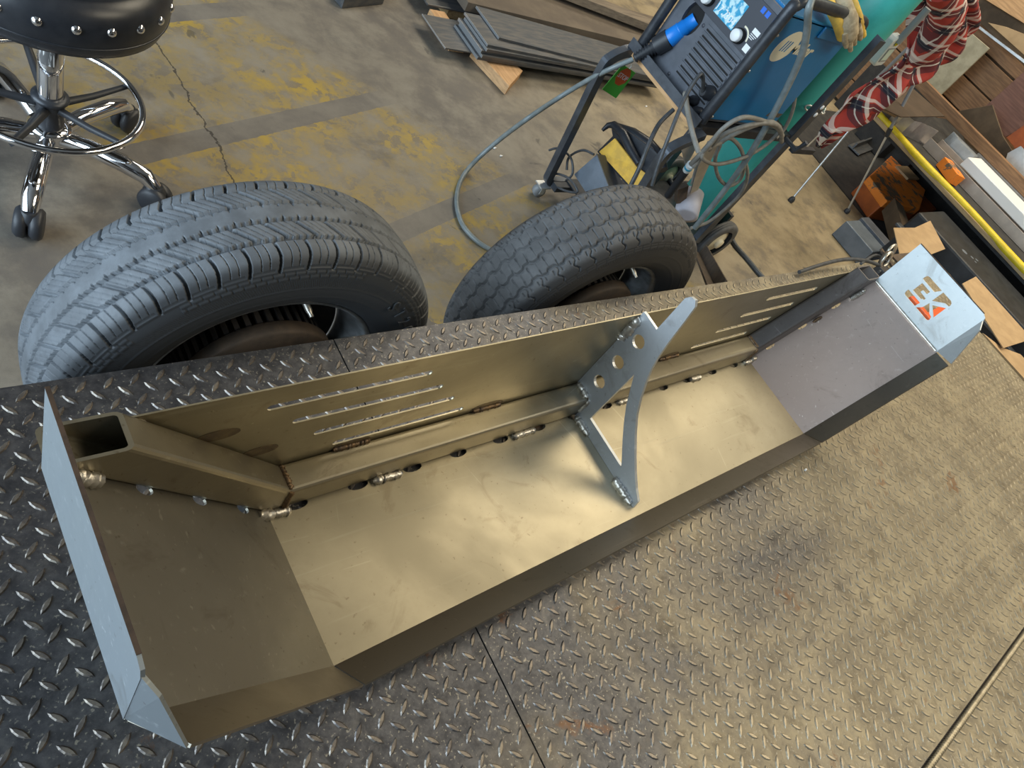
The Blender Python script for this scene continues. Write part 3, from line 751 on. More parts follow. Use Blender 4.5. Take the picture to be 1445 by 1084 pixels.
MB().lathe([(.018, .046), (.030, .075), (.040, .100), (.046, .110), (.046, .116), (.030, .120)], (SX, SY, 0), (0, 0, 1), 28).build('hub', 'chrome', st)
RZ = .200
ring = [(SX + .187 * math.cos(a), SY + .187 * math.sin(a), RZ) for a in np.linspace(0, 2 * math.pi, 72, endpoint=False)]
MB().tube(ring, .0085, 12, True).build('foot_ring', 'chrome', st)
for k in range(5):
    a = math.radians(-52 + 72 * k); d = Vector((math.cos(a), math.sin(a), 0))
    MB().tube([Vector((SX, SY, .172)) + d * .028, Vector((SX, SY, .176)) + d * .10, Vector((SX, SY, .190)) + d * .186], [.0125, .0105, .0085], 4).build('ring_spoke', 'black_plastic', st)
for k in range(5):
    a = math.radians(-111 + 72 * k); d = Vector((math.cos(a), math.sin(a), 0)); b = Vector((SX, SY, 0))
    lg = MB().tube([b + d * .02 + Vector((0, 0, .090)), b + d * .09 + Vector((0, 0, .100)), b + d * .17 + Vector((0, 0, .098)), b + d * .222 + Vector((0, 0, .090)), b + d * .246 + Vector((0, 0, .066))], [.018, .020, .0215, .0205, .017], 14).build('leg', 'chrome', st)
    c = b + d * .250; s = Vector((-d.y, d.x, 0)); ca = thing('caster', None, None, (0, 0, 0)); ca.parent = st; ca.location = -Vector(st.location)
    for w in (-1, 1):
        MB().lathe([(.006, -.013), (.030, -.013), (.036, -.006), (.036, .006), (.031, .012), (.006, .012)], c + s * w * .0150 + Vector((0, 0, .0363)), s, 24).build('caster_wheel', 'black_plastic', ca)
    MB().lathe([(.012, .040), (.024, .046), (.024, .060), (.014, .074)], (c.x, c.y, 0), (0, 0, 1), 14).build('caster_hood', 'black_plastic', ca)

# ------------------------------------------------------------------ pile of steel offcuts on dunnage
blk = MB().prism([(2.295, 2.167, 0.001), (2.137, 2.043, 0.001), (2.083, 2.282, 0.001), (2.191, 2.399, 0.001)], (0, 0, .045)).build('wood_block', 'wood_fresh', None, .002)
tag(blk, 'orange timber block sticking out under the pile of steel plates', 'wood block')
blk2 = MB().box(1.98, 2.06, 2.30, 2.52, 0.001, .045).build('wood_block', 'wood_fresh', None, .002); tag(blk2, 'short timber block under the far end of the bottom steel plate', 'wood block')
pile = [  # x0, x1, y0, y1, z, dx skew label
    (1.905, 2.70, 2.235, 2.455, .047, .006, 'plate_steel', 'thin dark steel plate at the bottom of the pile, end sticking out left', .0),
    (2.040, 3.30, 2.185, 2.400, .054, .012, 'plate_steel', 'second steel plate from the bottom of the pile', -.01),
    (2.055, 3.28, 2.180, 2.395, .067, .012, 'plate_steel', 'third steel plate from the bottom of the pile', -.02),
    (2.052, 3.32, 2.195, 2.410, .080, .012, 'plate_steel', 'fourth steel plate from the bottom of the pile', .0),
    (2.072, 3.26, 2.190, 2.40, .093, .012, 'plate_steel', 'fifth steel plate from the bottom of the pile', -.03),
    (2.078, 3.20, 2.205, 2.42, .106, .010, 'plate_steel', 'dark steel plate on top of the front pile', -.05),
    (2.165, 3.10, 2.255, 2.47, .117, .010, 'plate_steel', 'dark steel plate skewed across the top of the pile', -.10)]
for x0, x1, y0, y1, z, h, m, lb, sk in pile:
    t = thing('steel_plate', lb, 'steel plate', (x0, y0, z), 'stacked steel plates')
    MB().prism([(x0, y0, z), (x1, y0 + sk, z), (x1, y1 + sk, z), (x0 - .0, y1, z)], (0, 0, h)).build('plate', m, t)
    MB().prism([(x0 - .0015, y0, z), (x0 - .0015, y1, z), (x0 - .0015, y1, z + h), (x0 - .0015, y0, z + h)], (.0014, 0, 0)).build('cut_end', 'plate_edge', t)
def beam(name, x0, x1, y0, y1, z0, z1, m, lb, cat, sk=0.):
    return tag(MB().prism([(x0, y0, z0), (x1, y0 + sk, z0), (x1, y1 + sk, z0), (x0, y1, z0)], (0, 0, z1 - z0)).build(name, m, None, .0015), lb, cat)
beam('steel_plate', 1.97, 2.60, 2.53, 2.80, .05, .058, 'plate_steel', 'dark steel plate lying behind the timber block', 'steel plate')
beam('support_block', 2.10, 2.20, 2.55, 2.90, .001, .05, 'wood_tan', 'timber support under the rear plates', 'wood block')
beam('flat_bar', 2.12, 3.9, 2.475, 2.56, .09, .132, 'plate_rusty', 'long brown flat bar behind the pile of plates', 'steel bar', -.06)
beam('flat_bar', 2.07, 3.8, 2.565, 2.85, .10, .112, 'plate_rusty', 'wide brown plate at the back of the pile', 'steel bar', -.05)
beam('bar_support', 2.60, 2.68, 2.50, 2.85, .0595, .0885, 'wood_tan', 'timber spacer under the brown bars', 'wood block')
beam('bar_support', 2.62, 2.70, 2.48, 2.83, .001, .049, 'wood_tan', 'timber spacer on the floor under the rear plates', 'wood block')
beam('bar_support', 3.5, 3.58, 2.40, 2.80, .001, .089, 'wood_tan', 'timber spacer under the right end of the brown bars', 'wood block')
beam('plank', 2.75, 3.75, 2.72, 2.80, .134, .175, 'wood_grey', 'weathered plank lying on the brown plate', 'plank', -.22)
me = fill2d([(0, 0), (.50, 0), (.50, .30), (0, .30)], [slot2(.10, .20, .08, .012), slot2(.10, .20, .15, .012), slot2(.10, .20, .22, .012)], .012)
o = link_mesh('slotted_plate', place(me, basis((3.05, 2.72, .19), (.80, .55, .05), (-.55, .80, .10))), 'plate_rusty'); tag(o, 'brown steel plate with slots at the back of the pile', 'steel plate')
o = MB().prism([(1.539, 2.531, 0.002), (1.551, 2.472, 0.002), (1.781, 2.560, 0.002), (1.782, 2.708, 0.002)], (0, 0, .05)).build('steel_offcut', 'plate_steel', None, .001); tag(o, 'small steel offcut with a bright edge at the top of the picture', 'steel offcut')

# ------------------------------------------------------------------ welding cart
X0, X1, Y0, Y1, TZ = 1.955, 2.50, 1.10, 1.44, .640
cart = thing('welding_cart', 'black steel welding cart that carries the blue welder and gas cylinder', 'cart', (2.3, 1.27, 0))
cb = lambda n, m='cart_steel': (lambda mb: mb.build(n, m, cart, .0015))
# front angle iron, side rails, shelf
t = MB().box(X0 - .045, X0 - .005, Y0 - .02, Y1 + .02, TZ - .004, TZ); t.box(X0 - .045, X0 - .041, Y0 - .02, Y1 + .02, TZ, TZ + .028); t.build('front_angle', 'cart_steel', cart)
MB().box(X0 - .03, X0 - .006, Y0, Y1, TZ - .022, TZ - .0045).build('wood_strip', 'wood_fresh', cart)
MB().box(X0, X1, Y0 - .012, Y0 + .012, TZ - .03, TZ - .002).build('side_rail', 'black_metal', cart)
MB().box(X0, X1, Y1 - .012, Y1 + .012, TZ - .03, TZ - .002).build('side_rail', 'black_metal', cart)
MB().box(X0 - .004, X1, Y0 + .013, Y1 - .013, TZ - .006, TZ).build('shelf', 'black_metal', cart)
def strip(pts, w, h, name, m='cart_steel'):      # flat bar bent along a path in an xz plane
    P = smooth_path([Vector(p) for p in pts], 6); mb = MB(); vs = []; fs = []
    for i, p in enumerate(P):
        d = (P[min(i + 1, len(P) - 1)] - P[max(i - 1, 0)]).normalized(); s = Vector((0, 1, 0)); n = d.cross(s).normalized()
        vs += [p - s * w / 2 - n * h / 2, p + s * w / 2 - n * h / 2, p + s * w / 2 + n * h / 2, p - s * w / 2 + n * h / 2]
    for i in range(len(P) - 1):
        for k in range(4): fs.append((4 * i + k, 4 * i + (k + 1) % 4, 4 * i + 4 + (k + 1) % 4, 4 * i + 4 + k))
    fs += [(0, 1, 2, 3), tuple(len(vs) - 4 + k for k in range(4))]
    mb.add(vs, fs); return mb.build(name, m, cart, .002)
strip([(X0 - .02, Y1 + .012, TZ - .015), (X0 - .05, Y1 + .012, TZ - .02), (1.862, Y1 + .012, .590), (1.852, Y1 + .012, .55), (1.885, Y1 + .012, .36), (1.925, Y1 + .012, .13), (1.935, Y1 + .012, .085), (1.965, Y1 + .012, .070), (2.06, Y1 + .012, .070)], .026, .030, 'front_leg')
strip([(X0 + .0, Y0 - .03, TZ - .015), (X0 - .03, Y0 - .03, TZ - .03), (1.862, Y0 - .03, .570), (1.846, Y0 - .03, .53), (1.87, Y0 - .03, .40), (1.915, Y0 - .03, .13), (1.93, Y0 - .03, .085), (1.96, Y0 - .03, .070), (2.06, Y0 - .03, .070)], .030, .022, 'front_leg')
MB().box(1.95, 2.62, Y0 + .005, Y0 + .035, .060, .085).build('base_rail', 'black_metal', cart)
MB().box(1.95, 2.62, Y1 - .035, Y1 - .005, .060, .085).build('base_rail', 'black_metal', cart)
MB().box(2.02, 2.82, Y0 - .005, Y1 + .005, .0855, .0905).build('base_plate', 'black_metal', cart)
for yy in (Y0 - .016, Y1 - .024):
    up = MB().box(2.502, 2.542, yy, yy + .004, .092, 1.02); up.box(2.538, 2.542, yy + .004, yy + .04, .092, 1.02)
    u_ = up.build('upright', 'cart_steel', cart)
    if yy < 1.2:
        for zz in (.735, .765): MB().lathe([(.009, 0), (.008, .003), (0, .004)], (2.520, yy - .0005, zz), (0, -1, 0), 12, cap=False).build('rivet', 'white_paint', u_)
MB().box(2.50, 2.56, Y0, Y1, .60, .62).build('cylinder_bracket', 'black_metal', cart)
MB().box(2.548, 2.70, Y0 - .04, Y0 - .02, .585, .605).build('bracket_arm', 'black_metal', cart)
hk = MB().tube([(2.47, Y0 - .015, TZ - .012), (2.47, Y0 - .075, TZ - .012), (2.47, Y0 - .085, TZ + .03)], .009, 8); hk.build('cable_hook', 'cart_steel', cart)
# chain round the cylinder
ch = MB()
for k in range(7):
    a = math.radians(-30 - 15 * k); c = Vector((2.700 + .112 * math.cos(a), 1.27 + .112 * math.sin(a), .70)); d = Vector((-math.sin(a), math.cos(a), 0)); n = Vector((math.cos(a), math.sin(a), 0)) if k % 2 else Vector((0, 0, 1))
    ch.tube([c + d * .018 * math.cos(b) + n * .010 * math.sin(b) for b in np.linspace(0, 2 * math.pi, 10, endpoint=False)], .0035, 6, True)
ch.build('safety_chain', 'galv', cart)
def cart_wheel(y):
    w = thing('rear_wheel', None, None); w.parent = cart; w.location = -Vector(cart.location)
    c = (2.655, y, .100)
    MB().lathe([(.066, -.020), (.085, -.022), (.097, -.016), (.0995, -.007), (.0965, -.006), (.0965, -.003), (.0998, -.002), (.0998, .002), (.0965, .003), (.0965, .006), (.0995, .007), (.097, .016), (.085, .022), (.066, .020)], c, (0, -1, 0), 48, cap=False).build('tyre', 'rubber_right', w)
    MB().lathe([(.067, -.014), (.060, .004), (.050, .006), (.030, .014), (.022, .016), (.022, .026), (.010, .028), (0, .028)], c, (0, -1, 0), 32, cap=False).build('wheel_hub', 'cream', w)
cart_wheel(1.085); cart_wheel(1.47)
MB().tube([(2.655, 1.07, .100), (2.655, 1.485, .100)], .010, 10).build('axle', 'cart_steel', cart)
MB().box(2.78, 2.80, 1.16, 1.24, .091, .16).build('cylinder_stop', 'black_plastic', cart)
for y in (Y1 + .012, Y0 - .03):
    k = thing('front_caster', None, None); k.parent = cart; k.location = -Vector(cart.location)
    MB().box(1.905, 1.955, y - .022, y + .022, .0505, .0555).build('caster_plate', 'galv', k)
    MB().lathe([(.005, -.012), (.024, -.012), (.0255, 0), (.024, .012), (.005, .012)], (1.925, y, .0258), (.25, 1, 0), 20).build('caster_wheel', 'tool_grey', k)
    for s in (-1, 1): MB().box(1.917, 1.939, y + s * .016 - .001, y + s * .016 + .001, .020, .0505).build('caster_fork', 'galv', k)

# ------------------------------------------------------------------ welder
WX0, WX1, WY0, WY1, WZ0, WZ1 = 1.972, 2.352, 1.10, 1.432, TZ + .008, 1.005
we = thing('welder', 'blue wire feed welder with dark control panel on the cart', 'welder', (2.15, 1.27, WZ0))
MB().box(WX0, WX1, WY0 + .004, WY1, WZ0, WZ1 - .01).build('case', 'panel_grey', we, .004)
MB().prism([(WX0 + .004, WY0, WZ0 + .012), (WX1, WY0, WZ0 + .012), (WX1, WY0, WZ1), (WX0 + .004, WY0, WZ1)], (0, .0035, 0)).build('side_panel', 'blue_paint', we, .0012)
sp = we.children[-1]
MB().box(WX0 + .004, WX1, WY0, WY1, WZ1 - .009, WZ1 + .004).build('lid', 'blue_paint', we, .004)
MB().prism([(2.17, WY0 - .008, WZ1 - .035), (2.335, WY0 - .008, WZ1 - .035), (2.335, WY0 - .008, WZ1), (2.17, WY0 - .008, WZ1)], (0, .0075, 0)).build('latch_recess', 'blue_paint', we, .003)
for x, z in ((WX0 + .014, WZ0 + .02), (WX0 + .014, WZ1 - .06), (WX1 - .02, WZ0 + .02), (WX0 + .014, .83)): MB().lathe([(.0045, 0), (.003, .002), (0, .0025)], (x, WY0 - .0002, z), (0, -1, 0), 10, cap=False).build('screw', 'galv', sp)
# logo: cream oval with slanted bars and lettering
lx, lz = 2.066, .922
sh = [(lx + .046 * math.cos(a) + .26 * .050 * math.sin(a), lz + .050 * math.sin(a)) for a in np.linspace(0, 2 * math.pi, 28, endpoint=False)]
bars = [[(lx - .022 + .013 * k, lz - .016), (lx - .0145 + .013 * k, lz - .016), (lx - .0055 + .013 * k, lz + .018), (lx - .013 + .013 * k, lz + .018)] for k in range(3)]
me = fill2d(sh, bars, .0006); link_mesh('logo_oval', place(me, basis((0, WY0 - .0005, 0), (1, 0, 0), (0, 0, 1))), 'cream', sp)
me = text_mesh('Miller', .052, .0006, .25, .0014); link_mesh('logo_lettering', place(me, basis((lx + .086, WY0 - .0007, lz + .002), (1, 0, 0), (0, 0, 1))), 'cream', sp)
MB().prism([(2.262, WY0 - .001, .695), (2.342, WY0 - .001, .695), (2.350, WY0 - .001, .710), (2.270, WY0 - .001, .710)], (0, .0009, 0)).build('rating_plate', 'plate_rusty', sp)
# front face
FX = WX0 - .016
me = fill2d([(0, 0), (.318, 0), (.318, .352), (0, .352)], [ell(.078, .168, .036, .052, 20)], .014)   # x = from far side towards camera, y = up
Mf = basis((FX + .007, WY1 - .006, WZ0 + .002), (0, -1, 0), (0, 0, 1))
fp = link_mesh('front_panel', place(me, Mf), 'panel_grey', we)
def FP(a, b, c=0.): return Vector((FX - c, WY1 - .006 - a, WZ0 + .002 + b))
MB().prism([FP(.03, .10, -.013), FP(.13, .10, -.013), FP(.13, .24, -.013), FP(.03, .24, -.013)], (.001, 0, 0)).build('socket_recess', 'hole_black', fp)
MB().prism([FP(.045, .205), FP(.305, .205), FP(.305, .335), FP(.045, .335)], (-.003, 0, 0)).build('control_panel', 'panel_dark', fp, .001)
MB().prism([FP(.125, .225, .003), FP(.215, .225, .003), FP(.215, .300, .003), FP(.125, .300, .003)], (-.0012, 0, 0)).build('screen', 'screen', fp)
for tx, a, b, s in (('17.7', .148, .243, .030), ('304', .190, .243, .030)):
    me = text_mesh(tx, s, .0004); link_mesh('screen_digits', place(me, basis(FP(a, b, .0046), (0, -1, 0), (0, 0, 1))), 'white_paint', fp)
for a, b in ((.090, .240), (.248, .232)):
    MB().lathe([(.021, 0), (.021, .010), (.019, .012)], FP(a, b, .003), (-1, 0, 0), 24).build('knob_skirt', 'hole_black', fp)
    MB().lathe([(.0175, 0), (.0170, .012), (.015, .0145), (0, .015)], FP(a, b, .014), (-1, 0, 0), 24, cap=False).build('knob', 'white_paint', fp)
MB().add([tuple(FP(.248 + r * math.sin(t), .232 + r * math.cos(t), .0034)) for r in (.025, .030) for t in np.linspace(-.2, 1.5, 8)], [(i, i + 1, i + 9, i + 8) for i in range(7)]).build('dial_arc', 'cream', fp)
for a, b in ((.252, .312), (.272, .312)): MB().prism([FP(a, b, .003), FP(a + .014, b, .003), FP(a + .014, b + .016, .003), FP(a, b + .016, .003)], (-.0006, 0, 0)).build('badge', 'badge_blue', fp)
MB().prism([FP(.272, .262, .003), FP(.298, .262, .003), FP(.298, .276, .003), FP(.272, .276, .003)], (-.0006, 0, 0)).build('chart', 'white_paint', fp)
for k in range(3): MB().prism([FP(.272, .257 - .005 * k, .003), FP(.296 - .004 * k, .257 - .005 * k, .003), FP(.296 - .004 * k, .259 - .005 * k, .003), FP(.272, .259 - .005 * k, .003)], (-.0005, 0, 0)).build('chart_line', 'white_paint', fp)
MB().prism([FP(.280, .213, .003), FP(.300, .213, .003), FP(.300, .233, .003), FP(.280, .233, .003)], (-.0005, 0, 0)).build('chart', 'white_paint', fp)
for k in range(8):      # louvres
    z = .176 - .0205 * k; a0 = .142 - .0 * k; a1 = .296
    MB().prism([FP(a0, z, .0), FP(a1, z, .0), FP(a1, z + .006, .0), FP(a0, z + .006, .0)], (-.0006, 0, 0)).build('louvre_gap', 'hole_black', fp)
    MB().prism([FP(a0 - .004, z + .0065, 0), FP(a1 + .004, z + .0065, 0), FP(a1 + .004, z + .0165, 0), FP(a0 - .004, z + .0165, 0)], (-.003, 0, 0)).build('louvre', 'panel_grey', fp)
for a, b in ((.125, .178), (.125, .012)): MB().lathe([(.006, 0), (.005, .002), (0, .0022)], FP(a, b), (-1, 0, 0), 12, cap=False).build('screw', 'panel_dark', fp)
for a, b, r in ((.288, .070, .022), (.262, .022, .015), (.298, .012, .013)):
    MB().lathe([(r, 0), (r, .018), (r * .75, .022), (r * .7, .040), (r * .5, .045)], FP(a, b), (-1, 0, 0), 18).build('plug', 'black_plastic', fp)
# roll cage bars round the welder
for y in (WY0 - .006, WY1 + .006):
    MB().tube([(WX0 - .034, y, TZ + .012), (WX0 - .034, y, .99), (WX0 - .022, y, 1.035), (WX0 + .03, y, 1.052), (WX1 - .06, y, 1.052), (WX1 - .008, y, 1.035), (WX1 + .004, y, .985)], .0170, 12, sub=5).build('cage_bar', 'black_metal', we)
MB().tube([(WX1 - .03, WY0 - .006, 1.046), (WX1 - .03, WY1 + .006, 1.046)], .012, 10).build('cage_bar', 'black_metal', we)
# gun connector
gn = thing('gun_cable', 'grey welding gun cable with blue and black connector plugged into welder', 'cable', FP(.078, .168, .1))
g0 = FP(.078, .168, -.02); g1 = (1.948, 1.370, 0.732); g2 = (1.933, 1.385, 0.691); g3 = (1.892, 1.400, 0.629)
gd = (Vector(g1) - Vector(g0))
MB().tube([g0, Vector(g0) + gd * .35, Vector(g0) + gd * .36, Vector(g0) + gd * .55, Vector(g0) + gd * .58, Vector(g0) + gd * .60, Vector(g0) + gd * .95, g1], [.022, .022, .024, .024, .0275, .025, .0275, .0275], 16).build('connector_body', 'connector_blue', gn)
MB().tube([g1, g2], [.031, .028], 16).build('connector_nut', 'black_plastic', gn)
P = []; Rr = []
for k in range(8):
    t = k / 8; p = Vector(g2).lerp(Vector(g3), t); q = Vector(g2).lerp(Vector(g3), t + .07); r = .0265 - .012 * t
    P += [p, q]; Rr += [r, r * .60]
MB().tube(P, Rr, 12).build('strain_relief', 'black_plastic', gn)
hose('hose', [g3, (1.851, 1.425, 0.568), (1.845, 1.470, 0.492), (1.828, 1.520, 0.383), (1.725, 1.504, 0.300), (1.730, 1.572, 0.150), (1.687, 1.582, 0.045), (1.614, 1.531, 0.011), (1.541, 1.445, 0.010), (1.497, 1.356, 0.010), (1.490, 1.276, 0.010), (1.539, 1.194, 0.010), (1.70, 1.10, .01), (1.78, 1.03, .01)], .0085, 'hose_grey', parent=gn)
# green tag
tg = thing('warning_tag', 'green hang tag with a red octagon below the welder', 'tag', (1.973, 1.460, 0.512))
tA, tB, tC, tD = map(Vector, ((1.956, 1.470, 0.566), (2.042, 1.470, 0.544), (2.030, 1.470, 0.439), (1.936, 1.470, 0.466)))
MB().prism([tA, tB, tC, tD], (0, .0012, 0)).build('tag_card', 'tag_green', tg)
ctr = tA * .34 + tB * .34 + tC * .16 + tD * .16; ex = (tB - tA).normalized(); ey = (tA - tD).normalized(); hw = (tB - tA).length * .38
MB().prism([ctr + (ex * math.cos(a) + ey * math.sin(a)) * hw + Vector((0, -.0004, 0)) for a in [math.radians(22.5 + 45 * k) for k in range(8)]], (0, -.0008, 0)).build('octagon', 'tag_red', tg)
me = text_mesh('STOP', hw * .72, .0003); link_mesh('tag_lettering', place(me, basis(ctr + Vector((0, -.0016, 0)), ex, ey)), 'white_paint', tg)
MB().tube([(tA + tB) / 2, (tA + tB) / 2 + ey * .012, (1.967, 1.462, 0.587)], .0012, 5).build('tie', 'white_paint', tg)

# ------------------------------------------------------------------ gas cylinder
gc = thing('gas_cylinder', 'tall teal green gas cylinder strapped to the back of the cart', 'gas cylinder', (2.70, 1.27, .0905))
MB().lathe([(.085, .0915), (.100, .100), (.1035, .115), (.1035, 1.22), (.098, 1.27), (.080, 1.31), (.05, 1.34), (.034, 1.35), (.034, 1.39), (.0, 1.39)], (2.70, 1.27, 0), (0, 0, 1), 64, cap=False).build('body', 'teal_paint', gc)
MB().lathe([(.014, 1.39), (.014, 1.45), (.030, 1.452), (.030, 1.475), (0, 1.476)], (2.70, 1.27, 0), (0, 0, 1), 20).build('valve', 'weld', gc)
lab = MB(); a0 = math.radians(-72)
lab.add([(2.70 + .1040 * math.cos(a0 + b), 1.27 + .1040 * math.sin(a0 + b), z) for z in (.665, .700) for b in (0, .05, .1)], [(0, 1, 4, 3), (1, 2, 5, 4)], True); lab.build('sticker', 'red_label', gc)

# ------------------------------------------------------------------ cables and things stowed on the cart
hose('ground_cable', [(1.988, 1.100, 1.080), (1.970, 1.070, 1.045), (2.017, 1.060, 1.001), (2.066, 1.050, 0.945), (2.111, 1.045, 0.870), (2.160, 1.040, 0.767), (2.203, 1.035, 0.656), (2.239, 1.030, 0.533), (2.271, 1.030, 0.379), (2.287, 1.030, 0.247)], .0105, 'hose_grey', 'thick pale grey cable hanging in front of the blue welder', 'cable', n=10)
hose('ground_cable', [(2.263, 1.120, 0.851), (2.376, 1.100, 0.743), (2.418, 1.090, 0.667), (2.398, 1.080, 0.629)], .006, 'cable_grey', 'short grey cable between welder and cylinder upright', 'cable')
wl = 'grey cables coiled over the hook beside the welder'
cc = thing('cable_coil', wl, 'cable', (2.40, 1.03, .62))
for i, pts in enumerate([
    [(1.967, 1.030, 0.532), (1.956, 1.030, 0.616), (1.948, 1.025, 0.689), (1.988, 1.020, 0.733), (2.098, 1.020, 0.731), (2.214, 1.020, 0.713), (2.302, 1.025, 0.680)],
    [(1.984, 1.035, 0.596), (1.979, 1.030, 0.655), (2.020, 1.020, 0.699), (2.101, 1.015, 0.725), (2.181, 1.015, 0.726), (2.260, 1.020, 0.699), (2.352, 1.035, 0.650)],
    [(2.018, 1.045, 0.609), (2.034, 1.030, 0.664), (2.076, 1.020, 0.708), (2.154, 1.020, 0.730), (2.230, 1.020, 0.714)],
    [(2.296, 1.040, 0.684), (2.284, 1.040, 0.627), (2.200, 1.030, 0.581), (2.063, 1.020, 0.556), (1.962, 1.020, 0.575), (1.960, 1.030, 0.599), (2.030, 1.040, 0.628)],
    [(2.022, 1.050, 0.627), (2.072, 1.045, 0.637), (2.169, 1.040, 0.601), (2.271, 1.040, 0.534), (2.320, 1.040, 0.474), (2.281, 1.040, 0.447), (2.185, 1.045, 0.480), (2.088, 1.050, 0.550), (2.050, 1.050, 0.606)],
    [(2.220, 1.050, 0.576), (2.344, 1.045, 0.499), (2.406, 1.040, 0.414), (2.396, 1.040, 0.321), (2.372, 1.045, 0.257), (2.307, 1.050, 0.225)]]):
    MB().tube(pts, .0075 if i < 3 else .0065, 8, False, 7).build('cable', 'cable_grey', cc)
hose('torch_lead', [FP(.288, .070, .04), (1.860, 1.146, 0.770), (1.830, 1.128, 0.724), (1.800, 1.092, 0.672), (1.780, 1.059, 0.623), (1.770, 1.023, 0.549), (1.770, 0.993, 0.488)], .006, 'cable_black', 'thin black lead from the upper plug of the welder', 'cable')
hose('power_lead', [FP(.262, .022, .045), (1.880, 1.162, 0.691), (1.870, 1.107, 0.665), (1.860, 1.043, 0.641), (1.870, 0.996, 0.617)], .008, 'cable_grey', 'short thick lead from the lower plug of the welder', 'cable')
hose('power_lead', [(1.900, 1.174, 0.625), (1.850, 1.153, 0.585), (1.800, 1.107, 0.542), (1.780, 1.073, 0.489), (1.770, 1.052, 0.432)], .007, 'cable_black', 'black lead hanging down past the yellow gloves', 'cable')
sr = thing('welding_torch', 'black ribbed welding torch with white and blue tape', 'torch', (2.000, 1.060, 0.426))
p0, p1, p2 = Vector((1.963, 1.040, 0.534)), Vector((1.984, 1.050, 0.502)), Vector((2.035, 1.070, 0.366))
MB().tube([p0, p1], .0135, 12).build('tape', 'tape_white', sr); MB().tube([p0.lerp(p1, .35), p0.lerp(p1, .6)], .0140, 12).build('tape_band', 'tape_blue', sr)
P = []; Rr = []
for k in range(16): P += [p1.lerp(p2, k / 16), p1.lerp(p2, (k + .55) / 16)]; Rr += [.0135, .0105]
MB().tube(P, Rr, 10).build('ribbed_sleeve', 'black_plastic', sr)
hose('torch_cable', [p0, (1.950, 1.030, 0.588), (1.955, 1.030, 0.643)], .0085, 'cable_grey', parent=sr)
# welding gauntlet and other lower shelf things
gy = thing('leather_pouch', 'black and yellow leather pouch lying open on the cart base', 'pouch', (2.453, 1.515, 0.100))
MB().prism([(2.050, 1.414, 0.252), (2.050, 1.392, 0.334), (2.050, 1.243, 0.336), (2.060, 1.202, 0.343), (2.060, 1.190, 0.302), (2.040, 1.217, 0.276)], (.008, 0, 0)).build('yellow_front', 'yellow_cloth', gy, .002)
MB().prism([(2.075, 1.439, 0.231), (2.075, 1.422, 0.319), (2.075, 1.452, 0.337), (2.075, 1.439, 0.362), (2.075, 1.354, 0.384), (2.080, 1.262, 0.409), (2.080, 1.199, 0.413), (2.080, 1.180, 0.367), (2.070, 1.185, 0.286), (2.060, 1.236, 0.257)], (.012, 0, 0)).build('black_back', 'leather', gy, .003)
MB().tube([(2.050, 1.455, 0.314), (2.060, 1.454, 0.338), (2.070, 1.442, 0.352), (2.060, 1.376, 0.365), (2.050, 1.307, 0.356), (2.045, 1.241, 0.352)], [.006, .010, .014, .016, .016, .012], 10, False, 0).build('rolled_edge', 'leather', gy)
MB().tube([(2.090, 1.449, 0.344), (2.100, 1.376, 0.373), (2.110, 1.298, 0.389), (2.110, 1.233, 0.393), (2.100, 1.182, 0.382)], [.012, .020, .024, .024, .016], 10).build('strap', 'leather', gy)
gb = thing('steel_box', 'blue grey open steel box on the front of the cart base', 'box', (2.223, 1.439, 0.090))
MB().prism([(1.985, 1.402, 0.153), (1.985, 1.370, 0.276), (1.985, 1.253, 0.240), (1.985, 1.284, 0.148)], (.006, 0, 0)).build('box_side', 'grey_paint', gb, .001)
MB().prism([(1.985, 1.370, 0.276), (1.985, 1.253, 0.240), (2.100, 1.272, 0.223), (2.100, 1.385, 0.254)], (0, .006, 0)).build('box_front', 'panel_grey', gb, .001)
for i, pts in enumerate([[(1.960, 1.540, 0.142), (1.960, 1.508, 0.178), (1.960, 1.440, 0.198), (1.960, 1.393, 0.168), (1.960, 1.396, 0.131)], [(1.970, 1.429, 0.148), (1.970, 1.453, 0.187), (1.970, 1.421, 0.249), (1.970, 1.369, 0.276)], [(1.955, 1.459, 0.085), (1.955, 1.452, 0.109), (1.955, 1.388, 0.145), (1.955, 1.325, 0.143), (1.955, 1.364, 0.106), (1.955, 1.426, 0.074)]]):
    hose('cord_loop', pts, .0045, 'cable_black', ['thin black cord loop beside the front caster', 'thin black cord arching over the steel box', 'small black cord loop by the caster'][i], 'cable')
al = thing('aluminium_sheet', 'bright aluminium sheets standing on the cart base', 'metal sheet', (2.727, 1.337, 0.090))
MB().prism([(2.068, 1.160, 0.494), (2.022, 1.160, 0.620), (2.114, 1.160, 0.591), (2.171, 1.160, 0.420)], (0, .006, 0)).build('sheet', 'aluminium', al)
MB().prism([(2.127, 1.120, 0.562), (2.175, 1.120, 0.550), (2.283, 1.120, 0.350), (2.257, 1.120, 0.329), (2.164, 1.120, 0.457)], (0, .005, 0)).build('sheet', 'aluminium', al)
MB().prism([(2.174, 1.140, 0.461), (2.146, 1.140, 0.546), (2.189, 1.140, 0.530), (2.256, 1.140, 0.351)], (0, .005, 0)).build('sheet', 'galv', al)
rl = MB().lathe([(.030, 0), (.046, .0), (.046, .10), (.030, .10)], (2.306, 1.100, 0.240), (.45, .55, .35), 28); rl = rl.build('tape_roll', 'pale_roll'); tag(rl, 'pale lilac tape roll on the cart base behind the worn tyre', 'roll')
ob = MB().prism([(2.201, 1.140, 0.330), (2.243, 1.140, 0.351), (2.309, 1.140, 0.273), (2.266, 1.140, 0.260)], (0, .02, 0)).build('brass_fitting', 'rusty_iron'); tag(ob, 'small brown fitting beside the ribbed torch handle', 'fitting')
